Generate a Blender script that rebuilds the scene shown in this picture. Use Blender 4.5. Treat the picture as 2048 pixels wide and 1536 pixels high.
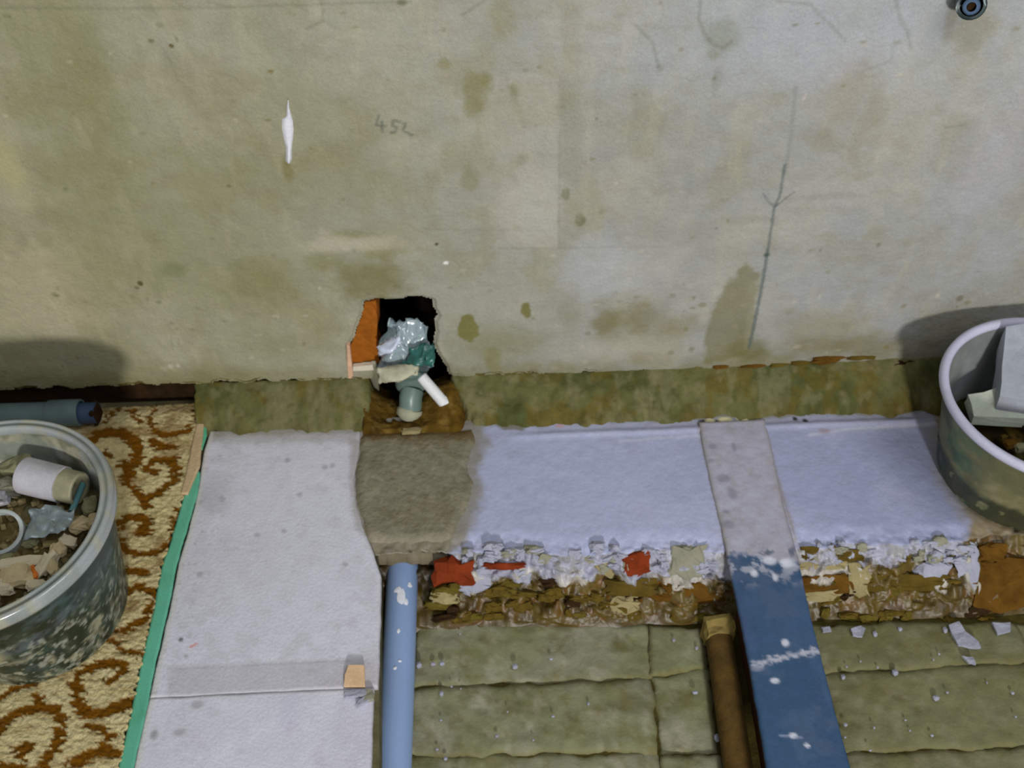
import bpy, bmesh, math, random
import numpy as np
from mathutils import Vector, Matrix

for o in list(bpy.data.objects): bpy.data.objects.remove(o)
SC = bpy.context.scene
COL = SC.collection

# ------------------------------------------------------------------ camera
F_PX = 2000.0
PITCH = math.atan(2176 / F_PX)
_s = 66 / 2176.0; _c = math.sqrt(1 - _s * _s)
r0 = np.array([1.0, 0, 0]); u0 = np.array([0, math.sin(PITCH), math.cos(PITCH)])
FW = np.array([0, math.cos(PITCH), -math.sin(PITCH)])
RT = _c * r0 - _s * u0; UP = _s * r0 + _c * u0
CP = np.array([0, 0, 1.3])
cam_d = bpy.data.cameras.new('camera'); cam = bpy.data.objects.new('camera', cam_d); COL.objects.link(cam)
cam_d.sensor_fit = 'HORIZONTAL'; cam_d.sensor_width = 36.0; cam_d.lens = 36.0 * F_PX / 2048
cam_d.clip_start = 0.05
M = Matrix.Identity(4)
for i in range(3):
    M[i][0] = RT[i]; M[i][1] = UP[i]; M[i][2] = -FW[i]; M[i][3] = CP[i]
cam.matrix_world = M
SC.camera = cam
cam_d.dof.use_dof = True; cam_d.dof.focus_distance = 0.95; cam_d.dof.aperture_fstop = 11

# ------------------------------------------------------------------ light and exposure
world = bpy.data.worlds.new('room_light'); SC.world = world; world.use_nodes = True
bg = world.node_tree.nodes['Background']; bg.inputs[0].default_value = (0.97, 1.0, 1.03, 1); bg.inputs[1].default_value = 0.265
def area(name, loc, target, w, h, power, col):
    d = bpy.data.lights.new(name, 'AREA'); d.shape = 'RECTANGLE'; d.size = w; d.size_y = h; d.energy = power; d.color = col
    o = bpy.data.objects.new(name, d); COL.objects.link(o); o.location = loc
    o.rotation_euler = (Vector(target) - Vector(loc)).to_track_quat('-Z', 'Y').to_euler()
    return o
area('window_light', (0.55, -2.9, 1.42), (0, 1.0, 0.1), 0.24, 0.30, 99, (1.0, 0.985, 0.96))
area('fill_light', (1.1, -0.3, 2.6), (0.2, 0.9, 0.0), 1.2, 1.2, 23, (0.93, 0.96, 1.0))  # soft fill added from above to brighten the floor
SC.view_settings.view_transform = 'Standard'; SC.view_settings.look = 'None'
SC.view_settings.gamma = 1.0; SC.view_settings.use_curve_mapping = False
SC.view_settings.exposure = 0.0

# ------------------------------------------------------------------ measuring helpers (photo measurements -> metres)
def ray(x, y): return FW + RT * (x - 1024) / F_PX - UP * (y - 768) / F_PX
def PZ(x, y, z=0.0):
    d = ray(x, y); return CP + d * (z - CP[2]) / d[2]
YW = 1.17
def PY(x, y, Y=YW):
    d = ray(x, y); return CP + d * (Y / d[1])
YF, YB, ZB = 0.855, 0.765, -0.09          # ledge front: top edge, foot, pit bottom
_fd = np.array([0, YB - YF, ZB]); FLEN = float(np.linalg.norm(_fd)); _fd = _fd / FLEN
_fn = np.array([0, -_fd[2], _fd[1]]); _fn = _fn if _fn[2] > 0 else -_fn
_fn = np.array([0, _fd[2], -_fd[1]]); _fn = _fn if _fn[1] < 0 else -_fn
def PF(x, y):                              # point on the sloping ledge front
    d = ray(x, y); o = np.array([0, YF, 0])
    return CP + d * float(np.dot(o - CP, _fn) / np.dot(d, _fn))

def lin(c):
    c = np.asarray(c, float) / 255.0
    return np.where(c <= 0.04045, c / 12.92, ((c + 0.055) / 1.055) ** 2.4)
K = 1.12
def alb(c): return np.minimum(lin(c) * K, 0.92)

def h2(ix, iy, seed):
    n = (ix.astype(np.int64) * 374761393 + iy.astype(np.int64) * 668265263 + seed * 1442695041) & 0xffffffff
    n = ((n ^ (n >> 13)) * 1274126177) & 0xffffffff
    return ((n ^ (n >> 16)) & 0xffff) / 65535.0
def vn(x, y, seed=0):
    x = np.asarray(x, float); y = np.asarray(y, float)
    ix = np.floor(x); iy = np.floor(y); fx = x - ix; fy = y - iy
    fx = fx * fx * (3 - 2 * fx); fy = fy * fy * (3 - 2 * fy)
    a = h2(ix, iy, seed); b = h2(ix + 1, iy, seed); c = h2(ix, iy + 1, seed); d = h2(ix + 1, iy + 1, seed)
    return (a + (b - a) * fx) * (1 - fy) + (c + (d - c) * fx) * fy
def fbm(x, y, freq, seed=0, octs=4):
    t = 0; a = 0.5; tot = 0
    for i in range(octs):
        t = t + a * vn(x * freq, y * freq, seed + i * 17); tot += a; a *= 0.55; freq *= 2.03
    return t / tot
def sm(e0, e1, x):
    t = np.clip((x - e0) / (e1 - e0), 0, 1); return t * t * (3 - 2 * t)
def seg_dist(x, y, pts):
    d = np.full(x.shape, 1e9)
    for (ax, ay), (bx, by) in zip(pts[:-1], pts[1:]):
        vx, vy = bx - ax, by - ay; L = vx * vx + vy * vy + 1e-12
        t = np.clip(((x - ax) * vx + (y - ay) * vy) / L, 0, 1)
        d = np.minimum(d, np.hypot(x - ax - t * vx, y - ay - t * vy))
    return d
def inside(x, y, pts):
    r = np.zeros(x.shape, bool); n = len(pts)
    for i in range(n):
        ax, ay = pts[i]; bx, by = pts[(i + 1) % n]
        c = ((ay > y) != (by > y)) & (x < (bx - ax) * (y - ay) / ((by - ay) + 1e-12) + ax)
        r ^= c
    return r
def poly_sd(x, y, pts):
    d = seg_dist(x, y, list(pts) + [pts[0]])
    return np.where(inside(x, y, pts), -d, d)

class Paint:
    """stains, lines and patches given in metres on a surface with coordinates a, b"""
    def __init__(s, a, b, base, conv):
        s.a, s.b = a, b; s.col = np.empty(a.shape + (3,)); s.col[:] = alb(base) if not isinstance(base, np.ndarray) else base
        s.conv = conv; s.m = 0.00075
    def mix(s, k, col):
        k = np.clip(k, 0, 1)[..., None]; s.col = s.col * (1 - k) + alb(col) * k
    def blob(s, x, y, rx, ry, col, al, soft=0.5, rot=0, rough=0.25):
        cx, cy = s.conv(x, y); ex = s.conv(x + rx, y); ey = s.conv(x, y + ry)
        rx = math.hypot(ex[0] - cx, ex[1] - cy); ry = math.hypot(ey[0] - cx, ey[1] - cy)
        da, db = s.a - cx, s.b - cy; c, t = math.cos(rot), math.sin(rot)
        d = np.hypot((da * c + db * t) / rx, (-da * t + db * c) / ry)
        w = np.abs(d) < 2.5
        if not w.any(): return
        d[w] += rough * 2 * (fbm(s.a[w], s.b[w], 60, int(x), 3) - 0.5)
        s.mix(al * (1 - sm(1 - soft, 1 + soft, d)), col)
    def poly(s, pts, col, al, soft=6, rough=10, seed=3, freq=70):
        P = [s.conv(*p) for p in pts]
        d = poly_sd(s.a, s.b, P) / s.m + rough * 2 * (fbm(s.a, s.b, freq, seed, 3) - 0.5)
        s.mix(al * (1 - sm(-soft, soft, d)), col)
    def line(s, pts, w, col, al, soft=1.5, rough=1.0, seed=5):
        P = [s.conv(*p) for p in pts]
        d = seg_dist(s.a, s.b, P) / s.m
        if rough: d = d + rough * 2 * (vn(s.a * 300, s.b * 300, seed) - 0.5)
        s.mix(al * (1 - sm(w / 2 - soft, w / 2 + soft, d)), col)
    def mott(s, freq, al, col, lo=0.5, hi=0.7, seed=1, sx=1.0, sy=1.0, mask=1.0):
        s.mix(al * mask * sm(lo, hi, fbm(s.a * sx, s.b * sy, freq, seed)), col)

# ------------------------------------------------------------------ materials
MATS = {}
def mat(name, color=None, rough=0.8, spec=0.3, bump=0.0, bscale=120.0, mott=0.12, mscale=40.0, metal=0.0, trans=0.0, coat=0.0, fine=0.06):
    if name in MATS: return MATS[name]
    m = bpy.data.materials.new(name); m.use_nodes = True; nt = m.node_tree; N = nt.nodes; L = nt.links
    b = N['Principled BSDF']
    tc = N.new('ShaderNodeTexCoord')
    if color is None:
        src = N.new('ShaderNodeVertexColor'); src.layer_name = 'tint'; out = src.outputs[0]
    else:
        src = N.new('ShaderNodeRGB'); c = alb(color); src.outputs[0].default_value = (c[0], c[1], c[2], 1); out = src.outputs[0]
    for sc_, amt, det in ((mscale, mott, 5), (420, fine, 2)):
        if amt <= 0: continue
        n = N.new('ShaderNodeTexNoise'); n.inputs['Scale'].default_value = sc_; n.inputs['Detail'].default_value = det
        L.new(tc.outputs['Object'], n.inputs['Vector'])
        mr = N.new('ShaderNodeMapRange'); mr.inputs[1].default_value = 0.3; mr.inputs[2].default_value = 0.7
        mr.inputs[3].default_value = 1 - amt; mr.inputs[4].default_value = 1 + amt
        L.new(n.outputs[0], mr.inputs[0])
        mx = N.new('ShaderNodeMix'); mx.data_type = 'RGBA'; mx.blend_type = 'MULTIPLY'; mx.inputs[0].default_value = 1
        L.new(out, mx.inputs[6]); L.new(mr.outputs[0], mx.inputs[7]); out = mx.outputs[2]
    L.new(out, b.inputs['Base Color'])
    b.inputs['Roughness'].default_value = rough; b.inputs['Metallic'].default_value = metal
    b.inputs['Specular IOR Level'].default_value = spec
    if trans: b.inputs['Transmission Weight'].default_value = trans
    if coat: b.inputs['Coat Weight'].default_value = coat; b.inputs['Coat Roughness'].default_value = 0.15
    if bump:
        n = N.new('ShaderNodeTexNoise'); n.inputs['Scale'].default_value = bscale; n.inputs['Detail'].default_value = 6
        L.new(tc.outputs['Object'], n.inputs['Vector'])
        bp = N.new('ShaderNodeBump'); bp.inputs['Strength'].default_value = bump; bp.inputs['Distance'].default_value = 0.004
        L.new(n.outputs[0], bp.inputs['Height']); L.new(bp.outputs[0], b.inputs['Normal'])
    MATS[name] = m; return m

# ------------------------------------------------------------------ object helpers
def tag(o, label=None, cat=None, group=None, kind=None):
    if label: o['label'] = label
    if cat: o['category'] = cat
    if group: o['group'] = group
    if kind: o['kind'] = kind
    return o
def link(name, me, m, parent=None, smooth=True):
    o = bpy.data.objects.new(name, me); COL.objects.link(o)
    if m: me.materials.append(m)
    if smooth and len(me.polygons): me.polygons.foreach_set('use_smooth', np.ones(len(me.polygons), bool))
    if parent: o.parent = parent; o.matrix_parent_inverse = Matrix.Translation(-parent.location)
    return o
def empty(name, loc=(0, 0, 0)):
    o = bpy.data.objects.new(name, None); COL.objects.link(o); o.location = loc; o.empty_display_size = 0.05; return o
def np_mesh(name, V, Q, col=None):
    me = bpy.data.meshes.new(name); V = np.asarray(V, np.float32).reshape(-1, 3); Q = np.asarray(Q, np.int32)
    k = Q.shape[1]
    me.vertices.add(len(V)); me.vertices.foreach_set('co', V.ravel())
    me.loops.add(Q.size); me.loops.foreach_set('vertex_index', Q.ravel())
    me.polygons.add(len(Q)); me.polygons.foreach_set('loop_start', np.arange(0, Q.size, k, dtype=np.int32))
    me.update(calc_edges=True); me.validate()
    if col is not None:
        a = me.color_attributes.new('tint', 'FLOAT_COLOR', 'POINT')
        c4 = np.ones((len(V), 4), np.float32); c4[:, :3] = np.asarray(col).reshape(-1, 3); a.data.foreach_set('color', c4.ravel())
    return me
def grid_faces(nu, nv, wrap=False):
    i = np.arange(nv * nu).reshape(nv, nu)
    if wrap: i = np.concatenate([i, i[:, :1]], 1)
    return np.stack([i[:-1, :-1], i[:-1, 1:], i[1:, 1:], i[1:, :-1]], -1).reshape(-1, 4)

def sheet(name, X, Y, Z, col, m, parent=None, thick=0.01, keep=None):
    """height sheet (arrays nv x nu) with a skirt of real thickness"""
    nv, nu = X.shape
    V = np.stack([X, Y, Z], -1)
    Q = grid_faces(nu, nv)
    if keep is not None: Q = Q[keep.reshape(-1)]
    V = V.reshape(-1, 3); C = np.asarray(col).reshape(-1, 3)
    if thick:
        idx = np.arange(nv * nu).reshape(nv, nu)
        b = np.concatenate([idx[0, :], idx[1:, -1], idx[-1, -2::-1], idx[-2:0:-1, 0]])
        low = V[b].copy(); low[:, 2] -= thick
        n0 = len(V); V = np.concatenate([V, low]); C = np.concatenate([C, C[b] * 0.8])
        j = np.arange(len(b)); j2 = (j + 1) % len(b)
        Q = np.concatenate([Q, np.stack([b[j2], b[j], n0 + j, n0 + j2], -1)])
    return link(name, np_mesh(name, V, Q, C), m, parent)

def interp_pts(pts, n):
    P = np.array(pts, float); d = np.r_[0, np.cumsum(np.hypot(*np.diff(P[:, :2], axis=0).T))]; t = np.linspace(0, d[-1], n)
    return np.stack([np.interp(t, d, P[:, k]) for k in range(P.shape[1])], -1)
def ruled(Lp, Rp, z, nu, nv, jag=0.0, seed=1, jf=90):
    """sheet coordinates between a left and a right outline measured at height z"""
    A = interp_pts([PZ(*p, z)[:2] for p in Lp], nv); B = interp_pts([PZ(*p, z)[:2] for p in Rp], nv)
    u = np.linspace(0, 1, nu)[None, :, None]
    G = A[:, None] * (1 - u) + B[:, None] * u
    X, Y = G[..., 0], G[..., 1]
    if jag:
        uu = u[..., 0]; vv = np.linspace(0, 1, nv)[:, None]
        e = 2 * (fbm(Y, Y * 0, jf, seed) - 0.5) * jag
        X = X + e * (np.exp(-uu * 14) - np.exp(-(1 - uu) * 14))
        e2 = 2 * (fbm(X, X * 0, jf, seed + 9) - 0.5) * jag
        Y = Y + e2 * (np.exp(-vv * 14) - np.exp(-(1 - vv) * 14))
    return X, Y
def edge_fall(X, nu_w=3):
    nv, nu = X.shape
    i = np.minimum(np.arange(nu), np.arange(nu)[::-1])[None, :]; j = np.minimum(np.arange(nv), np.arange(nv)[::-1])[:, None]
    return np.clip(1 - np.minimum(i, j) / nu_w, 0, 1) ** 2

def tube(pts, r, seg=20, cap=True, inner=None, closed=False):
    """verts, quads of a tube along pts; r scalar or list"""
    P = np.array(pts, float); n = len(P); r = np.broadcast_to(np.asarray(r, float), (n,))
    T = np.gradient(P, axis=0); T /= np.linalg.norm(T, axis=1)[:, None]
    a = np.array([0, 0, 1.0]) if abs(T[0][2]) < 0.9 else np.array([1.0, 0, 0])
    N = np.cross(T[0], a); N /= np.linalg.norm(N); V = []
    th = np.linspace(0, 2 * np.pi, seg, endpoint=False)
    for i in range(n):
        N = N - T[i] * np.dot(N, T[i]); N /= np.linalg.norm(N); B = np.cross(T[i], N)
        V.append(P[i] + r[i] * (np.cos(th)[:, None] * N + np.sin(th)[:, None] * B))
    V = np.array(V); Q = grid_faces(seg, n, True)
    return V.reshape(-1, 3), Q
def pipe_mesh(name, pts, r, wall=0.003, seg=24, m=None, parent=None, colfn=None):
    """open hollow pipe with a visible wall thickness at both ends"""
    P = np.array(pts, float); r = np.broadcast_to(np.asarray(r, float), (len(P),))
    full = np.concatenate([P, P[::-1]]); rr = np.concatenate([r, r[::-1] - wall])
    n = len(P)
    T = np.gradient(P, axis=0); T /= np.linalg.norm(T, axis=1)[:, None]
    a = np.array([0, 0, 1.0]) if abs(T[0][2]) < 0.9 else np.array([1.0, 0, 0])
    N = np.cross(T[0], a); N /= np.linalg.norm(N); rings = []
    th = np.linspace(0, 2 * np.pi, seg, endpoint=False); fr = []
    for i in range(n):
        N = N - T[i] * np.dot(N, T[i]); N /= np.linalg.norm(N); fr.append((N.copy(), np.cross(T[i], N)))
    fr = fr + fr[::-1]
    V = np.array([full[i] + rr[i] * (np.cos(th)[:, None] * fr[i][0] + np.sin(th)[:, None] * fr[i][1]) for i in range(2 * n)])
    Q = grid_faces(seg, 2 * n, True)
    i = np.arange(2 * n * seg).reshape(2 * n, seg); i = np.concatenate([i, i[:, :1]], 1)
    Q = np.concatenate([Q, np.stack([i[-1, :-1], i[-1, 1:], i[0, 1:], i[0, :-1]], -1)])
    V = V.reshape(-1, 3)
    me = np_mesh(name, V, Q, colfn(V) if colfn else None)
    o = link(name, me, m, parent)
    md = o.modifiers.new('edge', 'EDGE_SPLIT'); md.split_angle = math.radians(40)
    return o
def chunk(name, loc, size, rot=(0, 0, 0), seed=1, m=None, parent=None, rough=0.15, cuts=2, crease=0.7):
    """irregular broken piece: a box-like lump with uneven faces"""
    rnd = random.Random(seed)
    bm = bmesh.new(); bmesh.ops.create_cube(bm, size=1.0)
    bmesh.ops.subdivide_edges(bm, edges=bm.edges[:], cuts=cuts, use_grid_fill=True)
    for v in bm.verts:
        k = v.co.normalized() * 0.62
        v.co = v.co * crease + k * (1 - crease)
        v.co += Vector((rnd.uniform(-1, 1), rnd.uniform(-1, 1), rnd.uniform(-1, 1))) * rough * 0.5
        v.co.x *= size[0]; v.co.y *= size[1]; v.co.z *= size[2]
    me = bpy.data.meshes.new(name); bm.to_mesh(me); bm.free()
    o = link(name, me, m, parent, smooth=False)
    if parent: o.matrix_parent_inverse = Matrix.Identity(4); o.location = Vector([float(q) for q in loc]) - parent.location
    else: o.location = [float(q) for q in loc]
    o.rotation_euler = rot
    return o

exec_order = None
# ================================================================== SETTING: plaster wall
Hpx = [(727, 606), (750, 600), (800, 601), (815, 596), (845, 596), (866, 601), (869, 618), (877, 632), (869, 645), (872, 665), (868, 690), (878, 712), (893, 735), (900, 755),
       (905, 790), (740, 790), (752, 756), (750, 728), (703, 735), (697, 720), (696, 692), (706, 678), (713, 655), (722, 632)]
HOLE = [tuple(PY(*p)[[0, 2]]) for p in Hpx]
def build_wall():
    xs = np.r_[np.arange(-1.9, -1.0, 0.012), np.arange(-1.0, 1.02, 0.0021), np.arange(1.02, 1.9, 0.012)]; zs = np.r_[np.arange(0.038, 0.80, 0.0021), np.arange(0.80, 1.5, 0.012)]
    A, B = np.meshgrid(xs, zs)
    wx = lambda x, y: tuple(PY(x, y)[[0, 2]])
    p = Paint(A, B, (160, 157, 142), wx); p.m = 0.00078
    # colour drift: own tint plus warm-to-cool light painted in, ochre left, grey right
    g = sm(-0.75, 0.55, A + 0.12 * (fbm(A, B, 4, 8) - 0.5))[..., None]
    p.col = alb((145, 143, 115)) * (1 - g) + alb((149, 149, 144)) * g
    p.mott(3.0, 0.32, (132, 128, 88), 0.45, 0.75, 2, 1.3, 0.8, mask=sm(0.35, -0.4, A))
    p.mott(7.0, 0.42, (166, 161, 144), 0.48, 0.7, 12)
    p.mott(16.0, 0.38, (136, 130, 98), 0.5, 0.7, 21)
    p.mott(5.0, 0.30, (150, 152, 158), 0.5, 0.7, 31, mask=sm(-0.1, 0.5, A))
    p.mott(45.0, 0.28, (140, 134, 118), 0.5, 0.75, 41, 0.6, 1.4)
    p.mott(22.0, 0.22, (172, 166, 140), 0.55, 0.75, 51, 2.0, 0.5)
    D = (118, 114, 66)
    for a in [(1650, 60, 420, 110, (166, 170, 176), .45, .9), (1990, 330, 90, 200, (158, 160, 166), .3, .9), (60, 60, 90, 120, D, .22, .8), (185, 150, 45, 170, D, .30, .8), (190, 350, 70, 70, D, .30, .8), (60, 215, 90, 30, D, .25, .8), (330, 470, 260, 70, D, .16, .8),
              (560, 260, 230, 100, D, .22, .8), (570, 360, 190, 60, D, .15, .8), (160, 520, 60, 130, D, .10, .9), (60, 560, 120, 60, (185, 172, 145), .35, .8),
              (90, 640, 130, 30, (185, 172, 145), .3, .8), (15, 330, 30, 60, (178, 170, 120), .4, .8), (350, 560, 200, 50, D, .12, .8),
              (953, 190, 27, 44, (122, 118, 78), .55, .3), (975, 165, 12, 20, (122, 118, 78), .4, .4), (940, 358, 19, 22, (122, 120, 86), .45, .5),
              (888, 128, 10, 10, D, .4, .6), (1003, 35, 26, 40, (135, 128, 95), .4, .6), (1030, 175, 10, 14, D, .4, .6),
              (1131, 390, 9, 13, (104, 108, 80), .75, .25), (1160, 441, 11, 13, (112, 110, 80), .7, .25), (1033, 457, 8, 8, D, .5, .5),
              (937, 658, 19, 29, (112, 108, 60), .85, .14), (1052, 622, 10, 15, (112, 108, 62), .85, .2), (1000, 685, 90, 28, D, .34, .6), (985, 720, 16, 26, D, .5, .5),
              (735, 560, 70, 38, (108, 102, 52), .55, .55), (650, 525, 40, 16, D, .4, .6), (700, 470, 34, 10, D, .4, .6), (760, 505, 36, 14, D, .38, .6),
              (520, 565, 90, 36, D, .38, .7), (640, 640, 60, 50, D, .25, .7), (500, 620, 80, 40, D, .18, .7), (590, 690, 90, 30, D, .22, .7),
              (345, 540, 26, 12, (100, 108, 70), .35, .6), (340, 80, 3, 3, D, .1, .5), (690, 490, 90, 14, (180, 172, 150), .35, .6),
              (1212, 645, 28, 32, (104, 96, 50), .5, .6), (1285, 640, 46, 30, (112, 104, 58), .42, .6), (1240, 700, 90, 24, (176, 168, 150), .3, .7), (1360, 650, 40, 20, (120, 112, 66), .35, .7),
              (1140, 620, 26, 40, D, .25, .7), (1195, 540, 70, 60, (172, 174, 178), .35, .7), (1290, 540, 90, 45, (170, 168, 162), .3, .7),
              (1500, 700, 36, 22, (92, 90, 42), .5, .6), (1640, 660, 90, 40, (116, 108, 60), .3, .7), (1720, 690, 120, 18, (104, 96, 48), .45, .7),
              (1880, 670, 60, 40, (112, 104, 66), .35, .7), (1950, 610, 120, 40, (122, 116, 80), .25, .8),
              (1440, 75, 34, 30, (118, 122, 100), .4, .6), (1425, 110, 14, 10, (118, 120, 96), .4, .6), (1432, 165, 10, 26, (130, 130, 118), .4, .6),
              (1700, 190, 50, 70, (142, 132, 112), .35, .7), (1950, 60, 44, 46, (130, 124, 96), .5, .6), (1905, 30, 12, 40, (120, 114, 90), .4, .6), (1560, 200, 25, 14, (140, 128, 104), .3, .7),  # the two blobs beside the wall stub are its shadows painted in
              (1390, 370, 20, 22, (132, 132, 128), .35, .6), (1480, 440, 60, 8, (136, 132, 116), .35, .6), (1620, 395, 70, 6, (136, 132, 120), .3, .6),
              (1060, 420, 70, 70, (172, 168, 158), .4, .6), (1640, 130, 60, 30, (168, 166, 168), .3, .7), (1985, 330, 60, 90, (164, 162, 166), .3, .8),
              (280, 567, 6, 5, (80, 74, 40), .8, .4), (274, 575, 5, 4, (90, 84, 50), .5, .4), (343, 92, 5, 4, (90, 78, 40), .8, .4), (302, 82, 6, 4, (105, 98, 60), .6, .4), (541, 143, 6, 4, (120, 108, 70), .7, .4),
              (805, 5, 10, 6, (95, 98, 70), .6, .5), (873, 489, 4, 3, (70, 66, 44), .8, .4), (458, 372, 5, 3, (110, 100, 76), .6, .4), (576, 340, 10, 22, (118, 108, 60), .5, .6),
              (1920, 597, 6, 5, (100, 90, 70), .5, .5), (1320, 135, 8, 8, (120, 118, 104), .3, .5)]:
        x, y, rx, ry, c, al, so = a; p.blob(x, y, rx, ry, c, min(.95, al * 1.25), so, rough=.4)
    rnd = random.Random(4)
    for i in range(170):
        x = rnd.uniform(0, 2048); y = rnd.uniform(0, 740) if i % 3 else rnd.uniform(560, 745)
        p.blob(x, y, rnd.uniform(2, 8), rnd.uniform(2, 5), rnd.choice([(112, 102, 62), (120, 116, 84), (96, 98, 64), (180, 172, 150)]), rnd.uniform(.2, .55), .5)
    p.poly([(1125, 0), (1165, 0), (1160, 480), (1120, 500)], (136, 132, 108), .30, 8, 6)
    p.poly([(1018, 150), (1118, 150), (1116, 498), (1030, 498), (990, 430), (1060, 300)], (172, 168, 156), .34, 5, 12)
    p.poly([(975, 170), (1010, 150), (1060, 300), (1000, 330), (960, 260)], (168, 165, 156), .3, 8, 12)
    p.poly([(1490, 526), (1518, 545), (1508, 620), (1502, 705), (1408, 730), (1412, 668), (1436, 598)], (106, 100, 56), .62, 7, 9)
    p.poly([(1500, 560), (1520, 560), (1500, 700), (1488, 700)], (140, 136, 112), .35, 6, 6)
    p.poly([(640, 455), (700, 478), (790, 470), (780, 498), (640, 500)], (176, 168, 146), .3, 8, 8)
    # stained foot of the wall
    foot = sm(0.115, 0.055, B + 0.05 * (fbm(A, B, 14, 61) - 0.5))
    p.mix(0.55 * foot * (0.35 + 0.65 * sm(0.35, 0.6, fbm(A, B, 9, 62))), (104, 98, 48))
    for pts, w, al in [([(0, 15), (240, 17), (440, 15), (600, 10), (820, 3)], 3, .45), ([(415, 3), (470, 16)], 2.5, .4), ([(640, 0), (647, 20), (645, 42), (612, 58)], 3, .45),
                       ([(645, 42), (680, 58)], 2.5, .35), ([(970, 0), (925, 30)], 3, .45), ([(330, 105), (345, 130), (356, 160), (385, 185)], 3, .35), ([(425, 142), (460, 150), (497, 180)], 3, .3),
                       ([(1400, 0), (1398, 40), (1408, 66), (1425, 88), (1445, 96), (1462, 84)], 4.5, .5), ([(1270, 50), (1285, 65), (1305, 86), (1312, 112), (1316, 132)], 4, .45),
                       ([(1555, 2), (1620, 8), (1640, 30), (1670, 58), (1690, 82)], 3.5, .42), ([(1792, 0), (1800, 40), (1815, 62), (1822, 100)], 4, .42), ([(1788, 80), (1782, 120), (1720, 145)], 3, .25),
                       ([(1000, 497), (1060, 498), (1118, 497), (1330, 492)], 2.5, .3), ([(1119, 260), (1118, 497)], 2.5, .35), ([(1890, 255), (1930, 250)], 4, .4), ([(845, 458), (1100, 462)], 2, .2)]:
        p.line(pts, w + 1, (100, 100, 80), al * .75, 3)
    # pencil marks: long line with a small tick, digits 452
    pc = (78, 90, 88)
    p.line([(1592, 175), (1580, 290), (1568, 350)], 7, (120, 122, 120), .4, 3)
    p.line([(1570, 330), (1560, 390), (1548, 420), (1536, 500)], 5.5, pc, .62, 2)
    p.line([(1536, 500), (1520, 590), (1508, 650), (1498, 695)], 7, pc, .7, 2)
    p.line([(1527, 388), (1538, 405), (1549, 414), (1565, 402), (1588, 385)], 4, pc, .5, 2)
    p.blob(1533, 510, 6, 4, (60, 72, 66), .7)
    for pts in ([(757, 232), (752, 250), (771, 252)], [(764, 243), (764, 263)], [(800, 243), (785, 241), (785, 252), (794, 254), (790, 264), (782, 265)], [(806, 246), (812, 247), (806, 260), (812, 264), (824, 270)]):
        p.line(pts, 4.5, (84, 92, 80), .62, 2)
    p.line([(342, 672), (345, 700)], 3, (110, 106, 76), .4); p.line([(357, 676), (357, 690)], 3, (110, 106, 76), .35)
    p.line([(1605, 205), (1612, 190)], 3, (190, 178, 168), .6); p.blob(892, 526, 5, 3, (225, 225, 220), .9)
    p.blob(342, 733, 6, 4, (190, 184, 168), .6); p.blob(356, 731, 4, 4, (190, 184, 168), .6)
    # relief
    Yd = YW + 0.0035 * (fbm(A, B, 9, 71) - 0.5) + 0.0016 * (fbm(A, B, 60, 72) - 0.5)
    low = sm(0.060, 0.040, B) ; Yd += low * 0.004 * (fbm(A, B, 50, 73) - 0.2)
    sd = poly_sd(A, B, HOLE) + 0.003 * (fbm(A, B, 120, 74) - 0.5)
    Yd += 0.006 * sm(0.006, 0.0, sd)
    cut = sd < 0
    edge = A > 0
    zl = 0.050 + 0.010 * (fbm(A, A * 0, 40, 75) - 0.5) * 2
    zl = zl + 0.004 * sm(-0.2, -0.6, A)
    bot = (B < zl)
    dead = cut | bot
    dq = dead[:-1, :-1] & dead[1:, 1:] & dead[:-1, 1:] & dead[1:, :-1]
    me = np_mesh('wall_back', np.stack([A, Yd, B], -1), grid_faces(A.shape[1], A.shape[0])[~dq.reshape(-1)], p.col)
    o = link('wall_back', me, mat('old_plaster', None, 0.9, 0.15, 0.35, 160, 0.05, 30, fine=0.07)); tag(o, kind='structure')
    return o
wall = build_wall()
# masonry behind the plaster: dark recess along the foot, and the cavity of the hole
def box_mesh(name, x0, x1, y0, y1, z0, z1, m, parent, faces='all', jit=0.0, n=1):
    bm = bmesh.new(); bmesh.ops.create_cube(bm, size=1.0)
    for v in bm.verts: v.co = Vector(((x0 + x1) / 2 + v.co.x * (x1 - x0), (y0 + y1) / 2 + v.co.y * (y1 - y0), (z0 + z1) / 2 + v.co.z * (z1 - z0)))
    if faces == 'cavity':
        bmesh.ops.delete(bm, geom=[f for f in bm.faces if f.calc_center_median().y < y0 + 1e-4], context='FACES')
    bmesh.ops.subdivide_edges(bm, edges=bm.edges[:], cuts=10, use_grid_fill=True)
    for v in bm.verts:
        v.co += Vector([jit * (float(vn(v.co.x * 70 + i * 9, v.co.y * 70 + v.co.z * 50, i)) - .5) for i in range(3)])
    me = bpy.data.meshes.new(name); bm.to_mesh(me); bm.free()
    return link(name, me, m, parent, smooth=False)
dark_brick = mat('dark_masonry', (46, 32, 18), 0.95, 0.05, 0.6, 90, 0.35)  # very dark brown base colour, also used for stones and plugs
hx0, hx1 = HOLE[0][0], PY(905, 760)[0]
cav = box_mesh('cavity', hx0 - 0.03, hx1 + 0.005, YW + 0.012, YW + 0.24, -0.02, PY(800, 600)[2] + 0.012, mat('hole_shade', (20, 15, 10), 0.95, 0.02, 0.5, 90, 0.3), wall, 'cavity', 0.008)  # near-black base colour carries the shade of the deep hole
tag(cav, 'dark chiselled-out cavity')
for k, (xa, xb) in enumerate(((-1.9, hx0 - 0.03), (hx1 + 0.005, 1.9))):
    box_mesh('masonry', xa, xb, YW + 0.018, YW + 0.05, -0.02, 0.09, dark_brick, wall, 'all', 0.006)
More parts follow.
